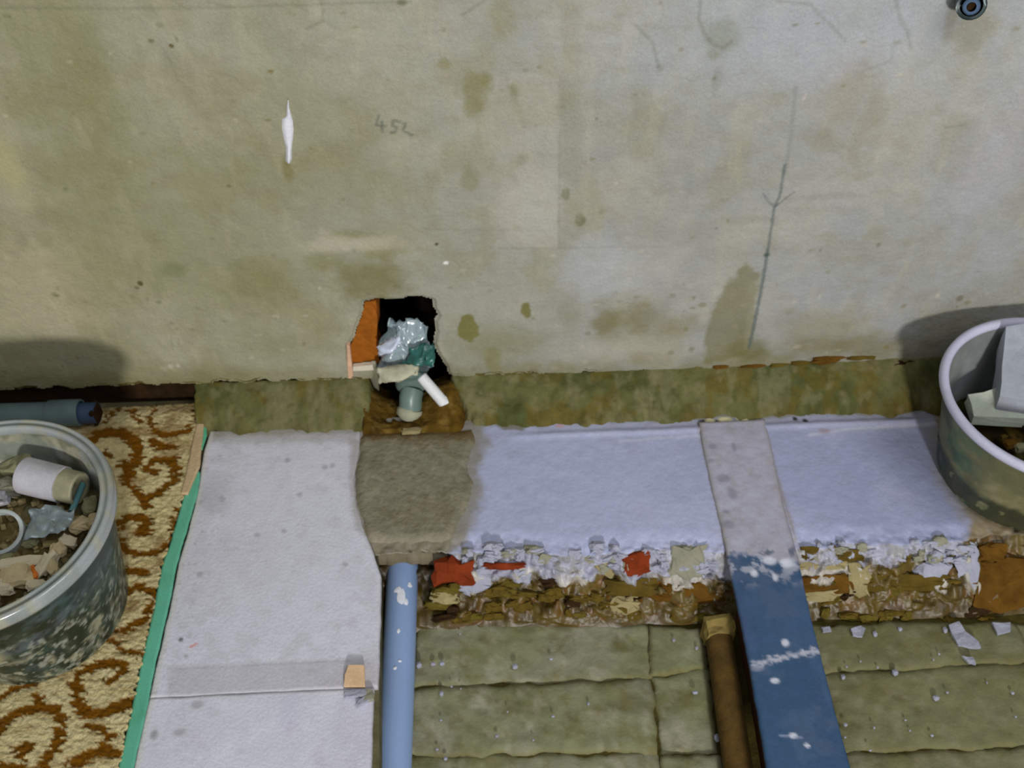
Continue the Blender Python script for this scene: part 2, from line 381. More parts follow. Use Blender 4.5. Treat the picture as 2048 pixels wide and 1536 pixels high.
# plaster thickness at the foot (underside lip)
def lip():
    xs = np.arange(-1.9, 1.9, 0.004); rows = []; cols = []
    zl = 0.050 + 0.010 * (fbm(xs, xs * 0, 40, 75) - 0.5) * 2 + 0.004 * sm(-0.2, -0.6, xs)
    for k, (dy, dz) in enumerate(((0.0, 0.004), (0.001, -0.001), (0.010, -0.003), (0.022, 0.0))):
        rows.append(np.stack([xs, YW + dy + 0.002 * (fbm(xs, xs * 0, 70, 80 + k) - .5), zl + dz], -1)); cols.append(np.tile(alb((104, 92, 46)), (len(xs), 1)))
    keep = ~((xs[:-1] > hx0 - 0.028) & (xs[:-1] < hx1))
    V = np.array(rows); Q = grid_faces(len(xs), 4).reshape(3, -1, 4)[:, keep].reshape(-1, 4)
    link('plaster_edge', np_mesh('plaster_edge', V, Q, np.array(cols)), mat('edge_plaster', None, 0.95, 0.1, 0.6, 120, 0.3), wall)
lip()

# broken brick showing at the left of the hole
def ext_poly(name, pts3, depth, m, parent=None, nrm=(0, 1, 0), cuts=0, jit=0.0, bevel=0.0, smooth=False):
    bm = bmesh.new(); vs = [bm.verts.new([float(c) for c in q]) for q in pts3]; f = bm.faces.new(vs)
    r = bmesh.ops.extrude_face_region(bm, geom=[f]); nv = [g for g in r['geom'] if isinstance(g, bmesh.types.BMVert)]
    for v in nv: v.co += Vector(nrm) * depth
    bmesh.ops.recalc_face_normals(bm, faces=bm.faces[:])
    if bevel: bmesh.ops.bevel(bm, geom=bm.edges[:], offset=bevel, segments=2, affect='EDGES', profile=0.6)
    if cuts:
        bmesh.ops.triangulate(bm, faces=bm.faces[:]); bmesh.ops.subdivide_edges(bm, edges=bm.edges[:], cuts=cuts, use_grid_fill=True)
    if jit:
        for v in bm.verts: v.co += Vector([jit * 2 * (float(vn(v.co.x * 160 + i * 9, v.co.y * 160 + v.co.z * 130, i + 3)) - .5) for i in range(3)])
    me = bpy.data.meshes.new(name); bm.to_mesh(me); bm.free()
    return link(name, me, m, parent, smooth=smooth)
brick_m = mat('orange_brick', (146, 82, 16), 0.85, 0.2, 0.5, 100, 0.22)
b = ext_poly('brick', [PY(x, y, YW + 0.010) for x, y in [(729, 603), (752, 600), (756, 640), (752, 690), (760, 725), (700, 735), (697, 695), (707, 678), (716, 650), (722, 630)]], 0.05, brick_m, wall, cuts=2, jit=0.0022)
tag(b, 'orange broken brick')
b = ext_poly('brick', [PY(x, y, YW + 0.016) for x, y in [(700, 752), (756, 742), (760, 800), (700, 800)]], 0.05, mat('grey_mortar', (120, 116, 96), 0.9, 0.1, 0.5, 110, 0.2), wall, cuts=2, jit=0.002)
tag(b, 'mortar-covered grey brick')
pinkish = mat('pale_plaster', (205, 165, 135), 0.85, 0.2, 0.4, 120, 0.15)
ext_poly('plaster_sliver', [PY(x, y, YW - 0.002) for x, y in [(693, 688), (699, 692), (704, 730), (706, 752), (700, 758), (696, 755)]], 0.008, pinkish, wall, jit=0.0006)
ext_poly('plaster_sliver', [PY(x, y, YW - 0.001) for x, y in [(706, 734), (745, 730), (748, 740), (706, 742)]], 0.008, mat('white_plaster', (205, 195, 175), 0.8, 0.2, 0.3, 120, 0.1), wall, jit=0.0006)
# white putty smear on the wall, blob at its lower end
def smear():
    L = [(575, 200), (573, 215), (572, 232), (563, 238), (562, 255), (566, 275), (571, 295), (571, 310), (570, 320), (575, 327)]
    R = [(577, 200), (579, 215), (583, 230), (587, 245), (588, 260), (587, 275), (585, 290), (584, 305), (585, 318), (580, 327)]
    n = 7; V = []
    for i, (l, r) in enumerate(zip(L, R)):
        for k in range(n):
            u = k / (n - 1); h = 0.0035 * math.sin(math.pi * u) * (0.5 + (1.6 if i > 6 else 0.4))
            V.append(PY(l[0] + (r[0] - l[0]) * u, l[1] + (r[1] - l[1]) * u, YW - 0.0016 - h if 0 < k < n - 1 else YW + 0.001))
    o = link('putty_smear', np_mesh('putty_smear', V, grid_faces(n, len(L))), mat('white_putty', (215, 215, 222), 0.5, 0.4, 0.2, 150, 0.05), wall)
    tag(o, 'white putty smear')
smear()

# mortar fillet between wall and ledge (two runs, broken at the hole)
def fillet(name, x0, x1, seedk):
    n = int((x1 - x0) / 0.003); m_ = 34
    xs = np.linspace(x0, x1, n)[None, :]; v = np.linspace(0, 1, m_)[:, None]
    top = 0.052 + 0.012 * sm(0.1, 0.8, xs) + 0.003 * (fbm(xs, xs * 0, 30, 5) - .5)
    yb = 1.098 - 0.004 * np.ones_like(xs) + 0.030 * (fbm(xs, xs * 0, 22, seedk) - .5)
    X = xs + 0 * v; Y = (YW + 0.004) * (1 - v) + yb * v
    Z = top * (1 - v) ** 0.85 + (-0.006) * v + 0.004 * 4 * v * (1 - v) + 0.016 * (fbm(X, Y, 55, seedk + 1) - 0.5) * (0.3 + 0.7 * v) + 0.006 * (fbm(X, Y, 140, seedk + 2) - 0.5) * v
    e = np.minimum(X - x0 - (0.045 * v if x0 > -.2 else 0) + 0.012 * (fbm(X, Y, 50, 7) - .5), x1 - X); Z -= 0.03 * sm(0.006, 0, e)
    col = np.empty(X.shape + (3,)); g = sm(0.3, 0.7, fbm(X, Y, 12, 91))[..., None]
    p = Paint(X, Y, (94, 93, 56), None); p.mott(11, .8, (68, 74, 40), .45, .62, 92); p.mott(28, .6, (94, 78, 28), .5, .66, 93); p.mott(50, .45, (118, 112, 82), .52, .7, 94); p.mott(20, .5, (116, 112, 82), .52, .66, 97, 1.5, .7); p.mott(90, .4, (70, 68, 34), .58, .7, 98)
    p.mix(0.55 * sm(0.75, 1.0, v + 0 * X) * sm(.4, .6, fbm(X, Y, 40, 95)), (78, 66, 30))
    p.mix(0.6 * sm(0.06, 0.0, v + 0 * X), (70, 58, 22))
    p.mix(0.55 * sm(0.45, 0.75, X) * sm(0.35, 0.6, fbm(X, Y, 9, 96)), (98, 72, 22))
    return sheet(name, X, Y, Z, p.col, mat('mortar_fillet', None, 0.95, 0.1, 0.7, 90, 0.15), None, thick=0.012)
xl = PZ(408, 800)[0]; hl = PY(748, 800)[0]; hr = PY(892, 790)[0]
tag(fillet('trim_1', xl - 0.006, hl + 0.003, 6), kind='structure')
tag(fillet('trim_2', hr + 0.004, 1.6, 14), kind='structure')

# ================================================================== SETTING: floor - painted ledge with a broken front above the pit
LEDX0 = -0.30
PATCH_L = [(712, 858), (716, 900), (708, 950), (712, 1010), (724, 1050), (740, 1098)]
PATCH_R = [(955, 850), (952, 885), (935, 930), (948, 965), (938, 1010), (915, 1055), (896, 1096)]
def build_floor():
    xs = np.r_[np.arange(LEDX0, 0.95, 0.0028), np.arange(0.95, 1.6, 0.008)][None, :]; n = xs.shape[1]; nt = 96; nf = 54
    yf = YF + 0.012 * (fbm(xs, xs * 0, 12, 101) - .5) + 0.010 * (fbm(xs, xs * 0, 60, 102) - .5)
    yf = yf + 0.010 * sm(0.62, 0.75, xs) - 0.012 * sm(-0.10, 0.1, xs)
    v = np.linspace(0, 1, nt)[:, None]; X1 = xs + 0 * v; Y1 = 1.125 * (1 - v) + yf * v
    Z1 = 0.0035 * (fbm(X1, Y1, 8, 103) - .5) + 0.0012 * (fbm(X1, Y1, 70, 104) - .5)
    fr = sm(0.035, 0.0, Y1 - yf); Z1 += fr * (-0.006 + 0.012 * (fbm(X1, Y1, 75, 105) - .5))
    # faint trowelled ridge along the back
    Z1 += 0.003 * np.exp(-((Y1 - (1.075 + 0.012 * X1)) / 0.006) ** 2) * sm(-0.05, 0.1, X1)
    w = np.linspace(0, 1, nf + 1)[1:, None]
    yb = YB + 0.012 * (fbm(xs, xs * 0, 16, 106) - .5)
    under = sm(-0.255, -0.235, xs) * (1 - sm(-0.11, -0.09, xs))        # cavity under the damp patch
    X2 = xs + 0 * w; Y2 = yf * (1 - w) + yb * w; Z2 = Z1[-1:] * (1 - w) + (ZB - 0.004) * w ** 1.1
    bul = 4 * w * (1 - w)
    rel = fbm(X2, Z2 * 1.3 + Y2, 28, 107, 5) - .5
    Y2 = Y2 - bul * (0.050 * rel) + under * bul * 0.05 * (w < .9); Z2 = Z2 + bul * 0.024 * (fbm(X2, Y2, 45, 108) - .5) + bul * 0.022 * (fbm(X2, Y2, 120, 109) - .5)
    # paint on the ledge top
    conv = lambda x, y: tuple(PZ(x, y)[:2])
    p = Paint(X1, Y1, (176, 176, 198), conv)
    g = sm(0.0, 0.75, X1)[..., None]; p.col = alb((168, 173, 203)) * (1 - g) + alb((148, 153, 184)) * g
    p.mott(10, .25, (184, 186, 212), .5, .7, 111); p.mott(30, .2, (154, 154, 178), .5, .7, 112, 1, 1)
    p.mix(0.45 * sm(1.055, 1.10, Y1 + 0.02 * (fbm(X1, Y1, 25, 113) - .5)) * sm(-.2, .3, X1), (150, 148, 158))
    p.mix(0.75 * sm(1.095, 1.105, Y1 + 0.016 * (fbm(X1, Y1, 50, 114) - .5)), (120, 114, 84))
    p.poly([(990, 845), (1060, 850), (1045, 862), (1005, 862)], (112, 106, 76), .8, 5, 8)
    p.poly([(700, 850), (965, 840), (975, 900), (955, 935), (968, 990), (945, 1060), (900, 1110), (700, 1110)], (132, 126, 112), .85, 16, 14)
    p.poly([(900, 1040), (930, 1050), (920, 1100), (880, 1110)], (128, 122, 108), .6, 12, 14)
    p.poly([(715, 1050), (905, 1050), (896, 1125), (715, 1125)], (120, 112, 92), .95, 6, 8)
    # bare brown mortar around and behind the right bucket
    p.poly([(1872, 850), (1890, 950), (1945, 1040), (1935, 1090), (1950, 1140), (2400, 1140), (2400, 780), (1872, 800)], (128, 112, 72), .92, 9, 10)
    p.poly([(1850, 860), (1875, 960), (1925, 1040), (1960, 1040), (1890, 850)], (150, 142, 130), .6, 20, 8)  # soft halo by the bucket: dirt plus contact shade put into colour
    # plastered channel edges beside the bar
    p.line([(1398, 850), (1412, 915), (1428, 980), (1450, 1080)], 9, (136, 126, 108), .6, 4, 3); p.line([(1535, 880), (1552, 950), (1570, 1010), (1592, 1080)], 8, (136, 120, 96), .6, 4, 3)
    p.line([(1620, 870), (1700, 858), (1870, 848)], 8, (198, 198, 212), .55, 3, 2); p.line([(1240, 882), (1340, 874), (1400, 872)], 7, (198, 198, 214), .5, 3, 2)
    p.blob(1650, 862, 14, 5, (146, 118, 112), .5); p.blob(1120, 852, 10, 4, (200, 130, 110), .5)
    for x, y, rx, ry in ((1408, 846, 14, 8), (1435, 845, 9, 6), (1508, 830, 14, 8), (1610, 842, 6, 4), (1590, 838, 5, 4)): p.blob(x, y, rx, ry, (14, 12, 6), .95, .3)
    for x, y, rx, ry in ((1420, 842, 10, 5), (1450, 840, 14, 5), (1485, 838, 12, 7)): p.blob(x, y, rx, ry, (205, 196, 150), .9, .3)
    p.mott(90, .35, (134, 128, 124), .56, .7, 115, mask=sm(0.03, 0.0, Y1 - yf))
    # paint on the front: splashed white near the top, then dirt
    S = w * FLEN + 0 * X2
    cf = lambda x, y: (PF(x, y)[0], float(np.linalg.norm(PF(x, y) - np.array([PF(x, y)[0], YF, 0]))))
    q = Paint(X2, S, (86, 70, 18), cf)
    q.mott(22, .8, (62, 46, 8), .42, .6, 121); q.mott(34, .6, (104, 90, 48), .54, .66, 122); q.mott(70, .5, (112, 66, 16), .56, .7, 123); q.mott(55, .6, (52, 34, 10), .56, .7, 124)
    lim = 0.022 + 0.030 * fbm(X2, S, 40, 125) * 1.3 + 0.010 * sm(.1, -.1, X2) - 0.012 * sm(.4, .5, X2)
    lim = np.where(X2 > PZ(1935, 1090)[0], -0.01, lim); lim = np.where(X2 < PZ(888, 1095)[0], -0.02, lim)
    wh = sm(0.006, -0.004, S - lim)
    q.mix(wh * .95, (154, 155, 172)); q.mott(80, .6, (128, 124, 112), .5, .62, 126, mask=wh); q.mott(120, .6, (92, 84, 62), .6, .68, 127, mask=wh)
    for pts in ([(925, 1130), (975, 1140), (985, 1165), (960, 1185), (915, 1192), (920, 1165)], [(1020, 1135), (1070, 1140), (1055, 1170), (1030, 1155)], [(1110, 1140), (1180, 1145), (1165, 1165), (1120, 1155)],
                [(1330, 1140), (1420, 1150), (1400, 1170), (1325, 1160)], [(1830, 1120), (1895, 1130), (1890, 1170), (1840, 1160)], [(1910, 1090), (1955, 1110), (1955, 1168), (1930, 1160), (1915, 1120)], [(870, 1195), (915, 1185), (905, 1205), (860, 1215)],
                [(1600, 1125), (1700, 1120), (1735, 1135), (1690, 1150), (1600, 1150)], [(1695, 1130), (1738, 1130), (1735, 1188), (1700, 1180)], [(1615, 1190), (1680, 1180), (1670, 1205), (1620, 1202)]):
        q.poly(pts, (176, 170, 160), .85, 4, 5, freq=110)
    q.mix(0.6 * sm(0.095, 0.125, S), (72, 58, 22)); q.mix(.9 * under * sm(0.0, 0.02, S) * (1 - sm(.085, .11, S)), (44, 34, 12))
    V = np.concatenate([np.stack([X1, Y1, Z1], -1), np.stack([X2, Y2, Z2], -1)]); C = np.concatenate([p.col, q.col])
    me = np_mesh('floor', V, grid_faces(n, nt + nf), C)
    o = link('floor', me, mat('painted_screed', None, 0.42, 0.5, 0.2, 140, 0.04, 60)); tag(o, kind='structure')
    return o
floor = build_floor()
# solid bed under boards and rug, and the earth under the pit
bed_m = mat('grey_concrete', (98, 92, 66), 0.95, 0.1, 0.6, 60, 0.25)
def bed():
    R_ = [(756, 1120), (757, 1536), (757, 1600), (757, 2100)]
    pts = [PZ(*q)[:2] for q in R_]
    poly = [(-1.9, 1.23), (-0.30, 1.23), (-0.235, 1.12), (-0.235, 0.86)] + [tuple(q) for q in pts] + [(pts[-1][0], 0.15), (-1.9, 0.15)]
    o = ext_poly('floor_bed', [(x, y, -0.0105) for x, y in poly], -0.12, bed_m, floor, nrm=(0, 0, 1))
bed()

# pit bottom: dirty slabs
earth = box_mesh('subfloor', -0.30, 1.6, 0.15, 0.90, -0.16, -0.0965, mat('dark_earth', (70, 62, 28), 0.95, 0.05, 0.6, 80, 0.3), None, 'all', 0.004)
tag(earth, kind='structure')
slab_m = mat('muddy_slab', None, 0.95, 0.12, 0.5, 70, 0.10)
def slab(corners, seed, tint=(122, 124, 94), dz=0.0):
    z = ZB + dz
    tl, tr, br, bl = corners
    mx_, my_ = sum(q[0] for q in corners) / 4, sum(q[1] for q in corners) / 4
    tl, tr, br, bl = [(q[0] + (3.4 if q[0] < mx_ else -3.4) * -1, q[1] + (3.6 if q[1] < my_ else -3.6) * -1) for q in corners]
    W = np.linalg.norm(PZ(*tr, z) - PZ(*tl, z)); H = np.linalg.norm(PZ(*bl, z) - PZ(*tl, z))
    nu = max(10, int(W / 0.005)); nv = max(10, int(H / 0.005))
    X, Y = ruled([tl, bl], [tr, br], z, nu, nv, 0.007, seed, 34)
    Z = z + 0.008 * (fbm(X, Y, 9, seed) - .5) + 0.005 * (fbm(X, Y, 50, seed + 1) - .5) - 0.003 * edge_fall(X, 2)
    p = Paint(X, Y, tint, lambda x, y: tuple(PZ(x, y, z)[:2]))
    p.mott(9, .5, (138, 136, 120), .45, .68, seed + 2); p.mott(22, .6, (94, 92, 56), .5, .7, seed + 3, .6, 1.2); p.mott(45, .35, (164, 158, 140), .55, .72, seed + 4); p.mott(60, .4, (104, 92, 44), .58, .72, seed + 5)
    p.mix(.45 * edge_fall(X, 2), (96, 84, 40))
    if X.mean() > 0.4: p.mix(.55 + 0 * X, (102, 98, 66))
    return sheet('slab', X, Y, Z, p.col, slab_m, earth, thick=0.05)
for i, c in enumerate([[(835, 1244), (1296, 1250), (1302, 1352), (826, 1372)], [(1303, 1252), (1398, 1258), (1412, 1332), (1306, 1348)], [(826, 1379), (1302, 1358), (1308, 1500), (816, 1506)],
                       [(1308, 1354), (1414, 1338), (1438, 1500), (1322, 1510)], [(815, 1513), (1310, 1508), (1318, 1640), (808, 1650)], [(1324, 1516), (1440, 1506), (1462, 1640), (1330, 1650)],
                       [(1622, 1250), (2026, 1246), (2060, 1318), (1648, 1344)], [(2032, 1250), (2160, 1244), (2190, 1316), (2062, 1322)], [(1650, 1351), (2075, 1326), (2100, 1484), (1690, 1502)], [(2080, 1326), (2230, 1318), (2260, 1478), (2104, 1484)],
                       [(1692, 1510), (2110, 1492), (2140, 1640), (1725, 1650)], [(2170, 1248), (2560, 1236), (2620, 1304), (2198, 1316)], [(2238, 1322), (2620, 1308), (2690, 1460), (2268, 1476)], [(2116, 1494), (2500, 1474), (2570, 1620), (2146, 1640)]]):
    slab(c, 200 + i * 7, dz=(-0.002, 0.001, 0.0, -0.003, -0.002, 0.002, 0, -0.003, -0.001, -0.002, 0.0, -.001, 0, -.002)[i])

# pieces bedded in the broken ledge front
ANG = math.atan2(ZB, YB - YF)
def piece(name, x0, y0, x1, y1, m, d=0.02, seed=1, label=None, rot=0.0, out=0.004):
    c = PF((x0 + x1) / 2, (y0 + y1) / 2); w = abs(PF(x1, y1)[0] - PF(x0, y1)[0]); h = np.linalg.norm(PF(x0, y1) - PF(x0, y0))
    c = c + _fn * (out - d / 2)
    c = c - _fn * 0.004
    o = chunk(name, c, (w * 1.15, d, h * 1.2), (math.radians(-45), rot, 0), seed, m, floor, 0.24, 3, 0.62)
    for v in o.data.vertices:
        q = v.co; k = 0.16 * min(w, h)
        q.x += k * 2 * (float(vn(q.z * 90, q.y * 90, seed)) - .5); q.z += k * 2 * (float(vn(q.x * 90, q.y * 90, seed + 5)) - .5)
    if label: o['label'] = label
    return o
red_m = mat('red_brick', (116, 44, 12), 0.85, 0.2, 0.5, 100, 0.25); ochre_m = mat('ochre_brick', (90, 62, 18), 0.9, 0.1, 0.5, 100, 0.3)
brown_m = mat('brown_brick', (84, 68, 24), 0.9, 0.1, 0.5, 100, 0.3); grey_m = mat('grey_lump', (132, 130, 112), 0.9, 0.2, 0.4, 100, 0.12)
olive_m = mat('olive_mortar', (88, 76, 28), 0.9, 0.1, 0.5, 100, 0.2); whl_m = mat('plaster_lump', (150, 151, 165), 0.85, 0.2, 0.5, 120, 0.12); cream_m = mat('cream_lump', (142, 130, 92), 0.85, 0.2, 0.5, 120, 0.15)
piece('brick', 876, 1122, 944, 1164, red_m, .03, 1, 'red-orange brick stub', out=.012); piece('brick', 975, 1126, 1042, 1136, red_m, .02, 2, 'thin red brick edge', out=.012)
piece('brick', 1250, 1108, 1300, 1146, red_m, .03, 3, 'rounded dark red brick stub', out=.013); piece('brick', 1218, 1158, 1302, 1186, brown_m, .03, 4, out=.012)
piece('brick', 1306, 1166, 1436, 1200, ochre_m, .03, 5, out=.010); piece('brick', 1604, 1092, 1668, 1120, brown_m, .03, 6, out=.010); piece('brick', 1604, 1148, 1695, 1180, ochre_m, .03, 7, out=.010)
piece('brick', 1950, 1128, 2070, 1206, ochre_m, .04, 8, 'ochre brick under right bucket', out=.012); piece('brick', 1672, 1100, 1722, 1122, brown_m, .03, 9, out=.01); piece('brick', 1740, 1152, 1900, 1180, brown_m, .03, 10, out=.008)
piece('brick', 1960, 1092, 2006, 1122, ochre_m, .03, 12, out=.01); piece('mortar_lump', 1346, 1098, 1404, 1150, grey_m, .02, 11, 'smooth grey mortar lump', out=.012)
rnd = random.Random(7)
for i in range(78):
    if i < 50: x = rnd.uniform(900, 1435); y = rnd.uniform(1092, 1142)
    else: x = rnd.uniform(1600, 1930); y = rnd.uniform(1082, 1120)
    w = rnd.uniform(10, 34); h = rnd.uniform(7, 16)
    piece('plaster_lump', x - w / 2, y - h / 2, x + w / 2, y + h / 2, rnd.choice([whl_m, whl_m, whl_m, grey_m]), .018, 30 + i, rot=rnd.uniform(-.4, .4), out=.011)
for i in range(70):
    x = rnd.uniform(850, 1440) if i < 40 else rnd.uniform(1620, 2040); y = rnd.uniform(1165, 1240); w = rnd.uniform(14, 46); h = rnd.uniform(9, 20)
    piece('rubble_stone', x - w / 2, y - h / 2, x + w / 2, y + h / 2, rnd.choice([brown_m, brown_m, brown_m, olive_m, dark_brick, olive_m]), .022, 90 + i, rot=rnd.uniform(-.4, .4), out=.006)
for x0, y0, x1, y1, mm in ((925, 1138, 975, 1180, whl_m), (1030, 1142, 1062, 1166, whl_m), (1700, 1132, 1736, 1186, cream_m), (1615, 1182, 1678, 1200, cream_m), (1600, 1122, 1690, 1138, cream_m), (1840, 1126, 1892, 1160, whl_m), (1916, 1096, 1954, 1164, whl_m), (1225, 1196, 1275, 1222, cream_m), (1190, 1120, 1225, 1152, cream_m), (868, 1188, 912, 1206, cream_m)):
    piece('plaster_lump', x0, y0, x1, y1, mm, .02, int(x0), out=.008)

for i, (x, y, w, h) in enumerate([(1505, 722, 36, 12), (1600, 714, 30, 10), (1665, 708, 60, 18), (1720, 704, 40, 10), (1560, 718, 30, 8), (1820, 712, 60, 10), (1440, 722, 22, 8)]):
    o = chunk('brown_flake', PY(x, y + 7, YW + .003), (w * .0011, .014, h * .0008), (.3, 0, .1 * (i % 3)), 1300 + i, [ochre_m, brown_m, ochre_m, brown_m, olive_m, dark_brick, ochre_m][i], bpy.data.objects['trim_2'], .2, 3, .6)

# damp mortar patch filled between the ledge and the boards
def damp():
    X, Y = ruled(PATCH_L, PATCH_R, 0.003, 84, 90, 0.004, 301, 70)
    ef = edge_fall(X, 7)
    Z = 0.005 + 0.003 * (fbm(X, Y, 20, 302) - .5) + 0.0014 * (fbm(X, Y, 110, 303) - .5) - 0.0065 * ef
    v = np.linspace(0, 1, X.shape[0])[:, None]; Z = Z - 0.022 * sm(0.86, 1.0, v) ** 2 - 0.004 * sm(0.12, 0.0, v)
    p = Paint(X, Y, (124, 121, 102), lambda x, y: tuple(PZ(x, y)[:2]))
    p.mott(14, .4, (120, 110, 84), .45, .7, 304); p.mott(60, .35, (150, 142, 124), .5, .7, 305); p.mott(90, .4, (106, 94, 70), .55, .7, 306)
    p.mix(.5 * ef, (112, 106, 92)); p.mix(.85 * sm(0.20, 0.03, v + .12 * (fbm(X, Y, 60, 44) - .5)), (98, 74, 30)); p.mix(.6 * sm(0.93, 1.0, v + 0 * X), (92, 80, 50))
    p.poly([(735, 1050), (780, 1080), (890, 1075), (905, 1050), (900, 1100), (730, 1100)], (144, 132, 114), .4, 8, 6)
    o = sheet('mortar_patch', X, Y, Z, p.col, mat('damp_mortar', None, 0.9, 0.15, 0.6, 130, 0.08), None, thick=0.02)
    tag(o, 'damp brown mortar patch filling the gap between the pale board and the white ledge', 'mortar patch')
    # loose brown sand falling into the hole behind it
    n = 60; X, Y = np.meshgrid(np.linspace(hl - 0.012, hr + 0.065, n), np.linspace(1.205, 1.080, 46))
    fx = (X - hl) / (hr - hl); fx0 = fx; fx = np.minimum(fx, 1.12)
    Z = 0.0085 + 0.035 * sm(0.45, 1.15, fx) * sm(1.09, 1.16, Y) + 0.030 * sm(0.15, -0.1, fx) * sm(1.09, 1.16, Y) - 0.02 * sm(1.16, 1.20, Y) + 0.006 * (fbm(X, Y, 70, 311) - .5) * 2
    Z -= 0.03 * sm(1.12, 1.45, fx0 + .25 * (fbm(X, Y, 50, 6) - .5)); Z -= 0.012 * np.exp(-((fx - .35) / .2) ** 2) * sm(1.09, 1.13, Y); Z -= 0.012 * sm(1.094, 1.084, Y)
    p = Paint(X, Y, (86, 64, 20), None); p.mott(30, .6, (50, 36, 10), .45, .65, 312); p.mott(60, .5, (128, 104, 52), .52, .7, 313)
    o = sheet('sand_heap', X, Y, Z, p.col, mat('brown_sand', None, 0.95, 0.08, 0.8, 150, 0.2), None, thick=0.02)
    tag(o, 'small slope of damp brown sand at the foot of the hole in the wall', 'sand', kind='stuff')
damp()

# ================================================================== cement boards, rug, green edge strip
board_m = mat('cement_board', None, 0.75, 0.25, 0.2, 200, 0.035, 30)
def board(name, Lp, Rp, seed, nv, label, far):
    X, Y = ruled(Lp, Rp, 0.0, 110, nv, 0.0015, seed, 30)
    Z = 0.001 + 0.0022 * (fbm(X, Y, 5, seed) - .5) + 0.0005 * (fbm(X, Y, 60, seed + 1) - .5) - 0.0012 * edge_fall(X, 1)
    p = Paint(X, Y, (202, 202, 214), lambda x, y: tuple(PZ(x, y)[:2]))
    p.mott(5, .35, (184, 182, 188), .45, .65, seed + 2); p.mott(16, .25, (196, 192, 208), .5, .7, seed + 3); p.mott(45, .16, (156, 150, 156), .55, .7, seed + 4)
    p.mott(30, .2, (190, 186, 202), .55, .7, seed + 5, mask=sm(-.33, -.24, X))
    if far:
        p.poly([(340, 1335), (700, 1318), (755, 1318), (755, 1372), (335, 1395)], (156, 150, 152), .4, 8, 6)
        p.line([(350, 1338), (560, 1328), (700, 1322)], 3, (140, 134, 136), .35); p.poly([(410, 858), (720, 850), (720, 885), (412, 890)], (150, 146, 138), .55, 14, 10)
        p.mix(.55 * sm(1.085, 1.10, Y + .01 * (fbm(X, Y, 60, 9) - .5)), (118, 112, 84))
        p.blob(362, 1280, 5, 4, (76, 80, 80), .9); p.line([(380, 1296), (393, 1288)], 4, (205, 120, 100), .8); p.blob(372, 1312, 4, 3, (130, 128, 130), .6)
        for x, y in ((665, 932), (650, 935), (575, 922), (690, 1130), (515, 1070), (568, 1063), (400, 1150), (445, 1000), (600, 990)): p.blob(x, y, 6, 5, (138, 132, 136), .5)
        p.blob(420, 990, 36, 40, (158, 154, 156), .45, .7); p.poly([(700, 880), (725, 880), (722, 1040), (735, 1080), (712, 1060), (700, 980)], (142, 136, 126), .6, 9, 6)
        p.mott(120, .35, (130, 126, 128), .66, .72, 77, mask=sm(-.42, -.52, X))
    else:
        p.blob(580, 1420, 22, 40, (188, 186, 208), .5, .7); p.blob(395, 1410, 12, 8, (134, 130, 134), .5); p.blob(360, 1465, 12, 7, (130, 128, 130), .5); p.blob(308, 1470, 8, 10, (110, 114, 110), .6)
        p.mix(.35 * sm(-.26, -.24, X), (196, 194, 212))
    p.mix(.35 * edge_fall(X, 2), (150, 142, 140)); uu = np.linspace(0, 1, X.shape[1])[None, :]; p.mix(.6 * sm(.035, .02, uu + 0 * X + .01 * (fbm(X, Y, 50, 8) - .5)), (196, 190, 182))
    o = sheet(name, X, Y, Z, p.col, board_m, None, thick=0.011); tag(o, label, 'board', 'cement boards beside the pit'); return o
board('cement_board', [(420, 862), (408, 905), (399, 955), (388, 1020), (356, 1130), (341, 1210), (298, 1396)], [(722, 852), (718, 900), (709, 960), (712, 1010), (726, 1052), (745, 1100), (762, 1150), (760, 1250), (756, 1374)], 401, 190,
      'large pale grey cement board reaching back to the wall beside the damp mortar patch', True)
board('cement_board', [(298, 1397), (279, 1480), (263, 1560), (233, 1700)], [(748, 1375), (744, 1440), (742, 1536), (740, 1700)], 431, 90,
      'pale cement board at the bottom edge, in front of the seam and wood offcut', False)

G_L = [(383, 930), (372, 980), (355, 1040), (340, 1090), (325, 1130), (310, 1210), (285, 1320), (262, 1430), (238, 1536), (205, 1680)]
G_R = [(400, 945), (396, 985), (385, 1020), (366, 1085), (353, 1130), (338, 1210), (312, 1320), (291, 1430), (266, 1536), (235, 1680)]
X, Y = ruled(G_L, G_R, 0.004, 7, 120, 0.001, 501, 60)
Z = 0.0055 + 0.001 * (fbm(X, Y, 30, 502) - .5)
p = Paint(X, Y, (90, 168, 138), None); p.mott(12, .4, (104, 186, 158), .45, .7, 503); p.mott(50, .3, (70, 150, 116), .5, .7, 504)
gt = sheet('green_strip', X, Y, Z, p.col, mat('green_strip', None, 0.45, 0.4, 0, 100, 0.04), None, thick=0.004)
tag(gt, 'green plastic edging strip along the left side of the pale cement boards', 'edging strip')
X, Y = ruled([(407, 838), (399, 870), (401, 898)], [(412, 842), (414, 870), (404, 900)], 0.004, 5, 24, 0.0, 501, 60)
sheet('strip_end', X, Y, 0.0065 + 0 * X, np.tile(alb((84, 168, 132)), (X.size, 1)), mat('green_strip', None), gt, thick=0.004)
X, Y = ruled([(396, 848), (386, 885), (372, 950), (362, 990)], [(410, 842), (403, 900), (400, 935), (378, 985)], 0.004, 6, 40, 0.001, 507, 60)

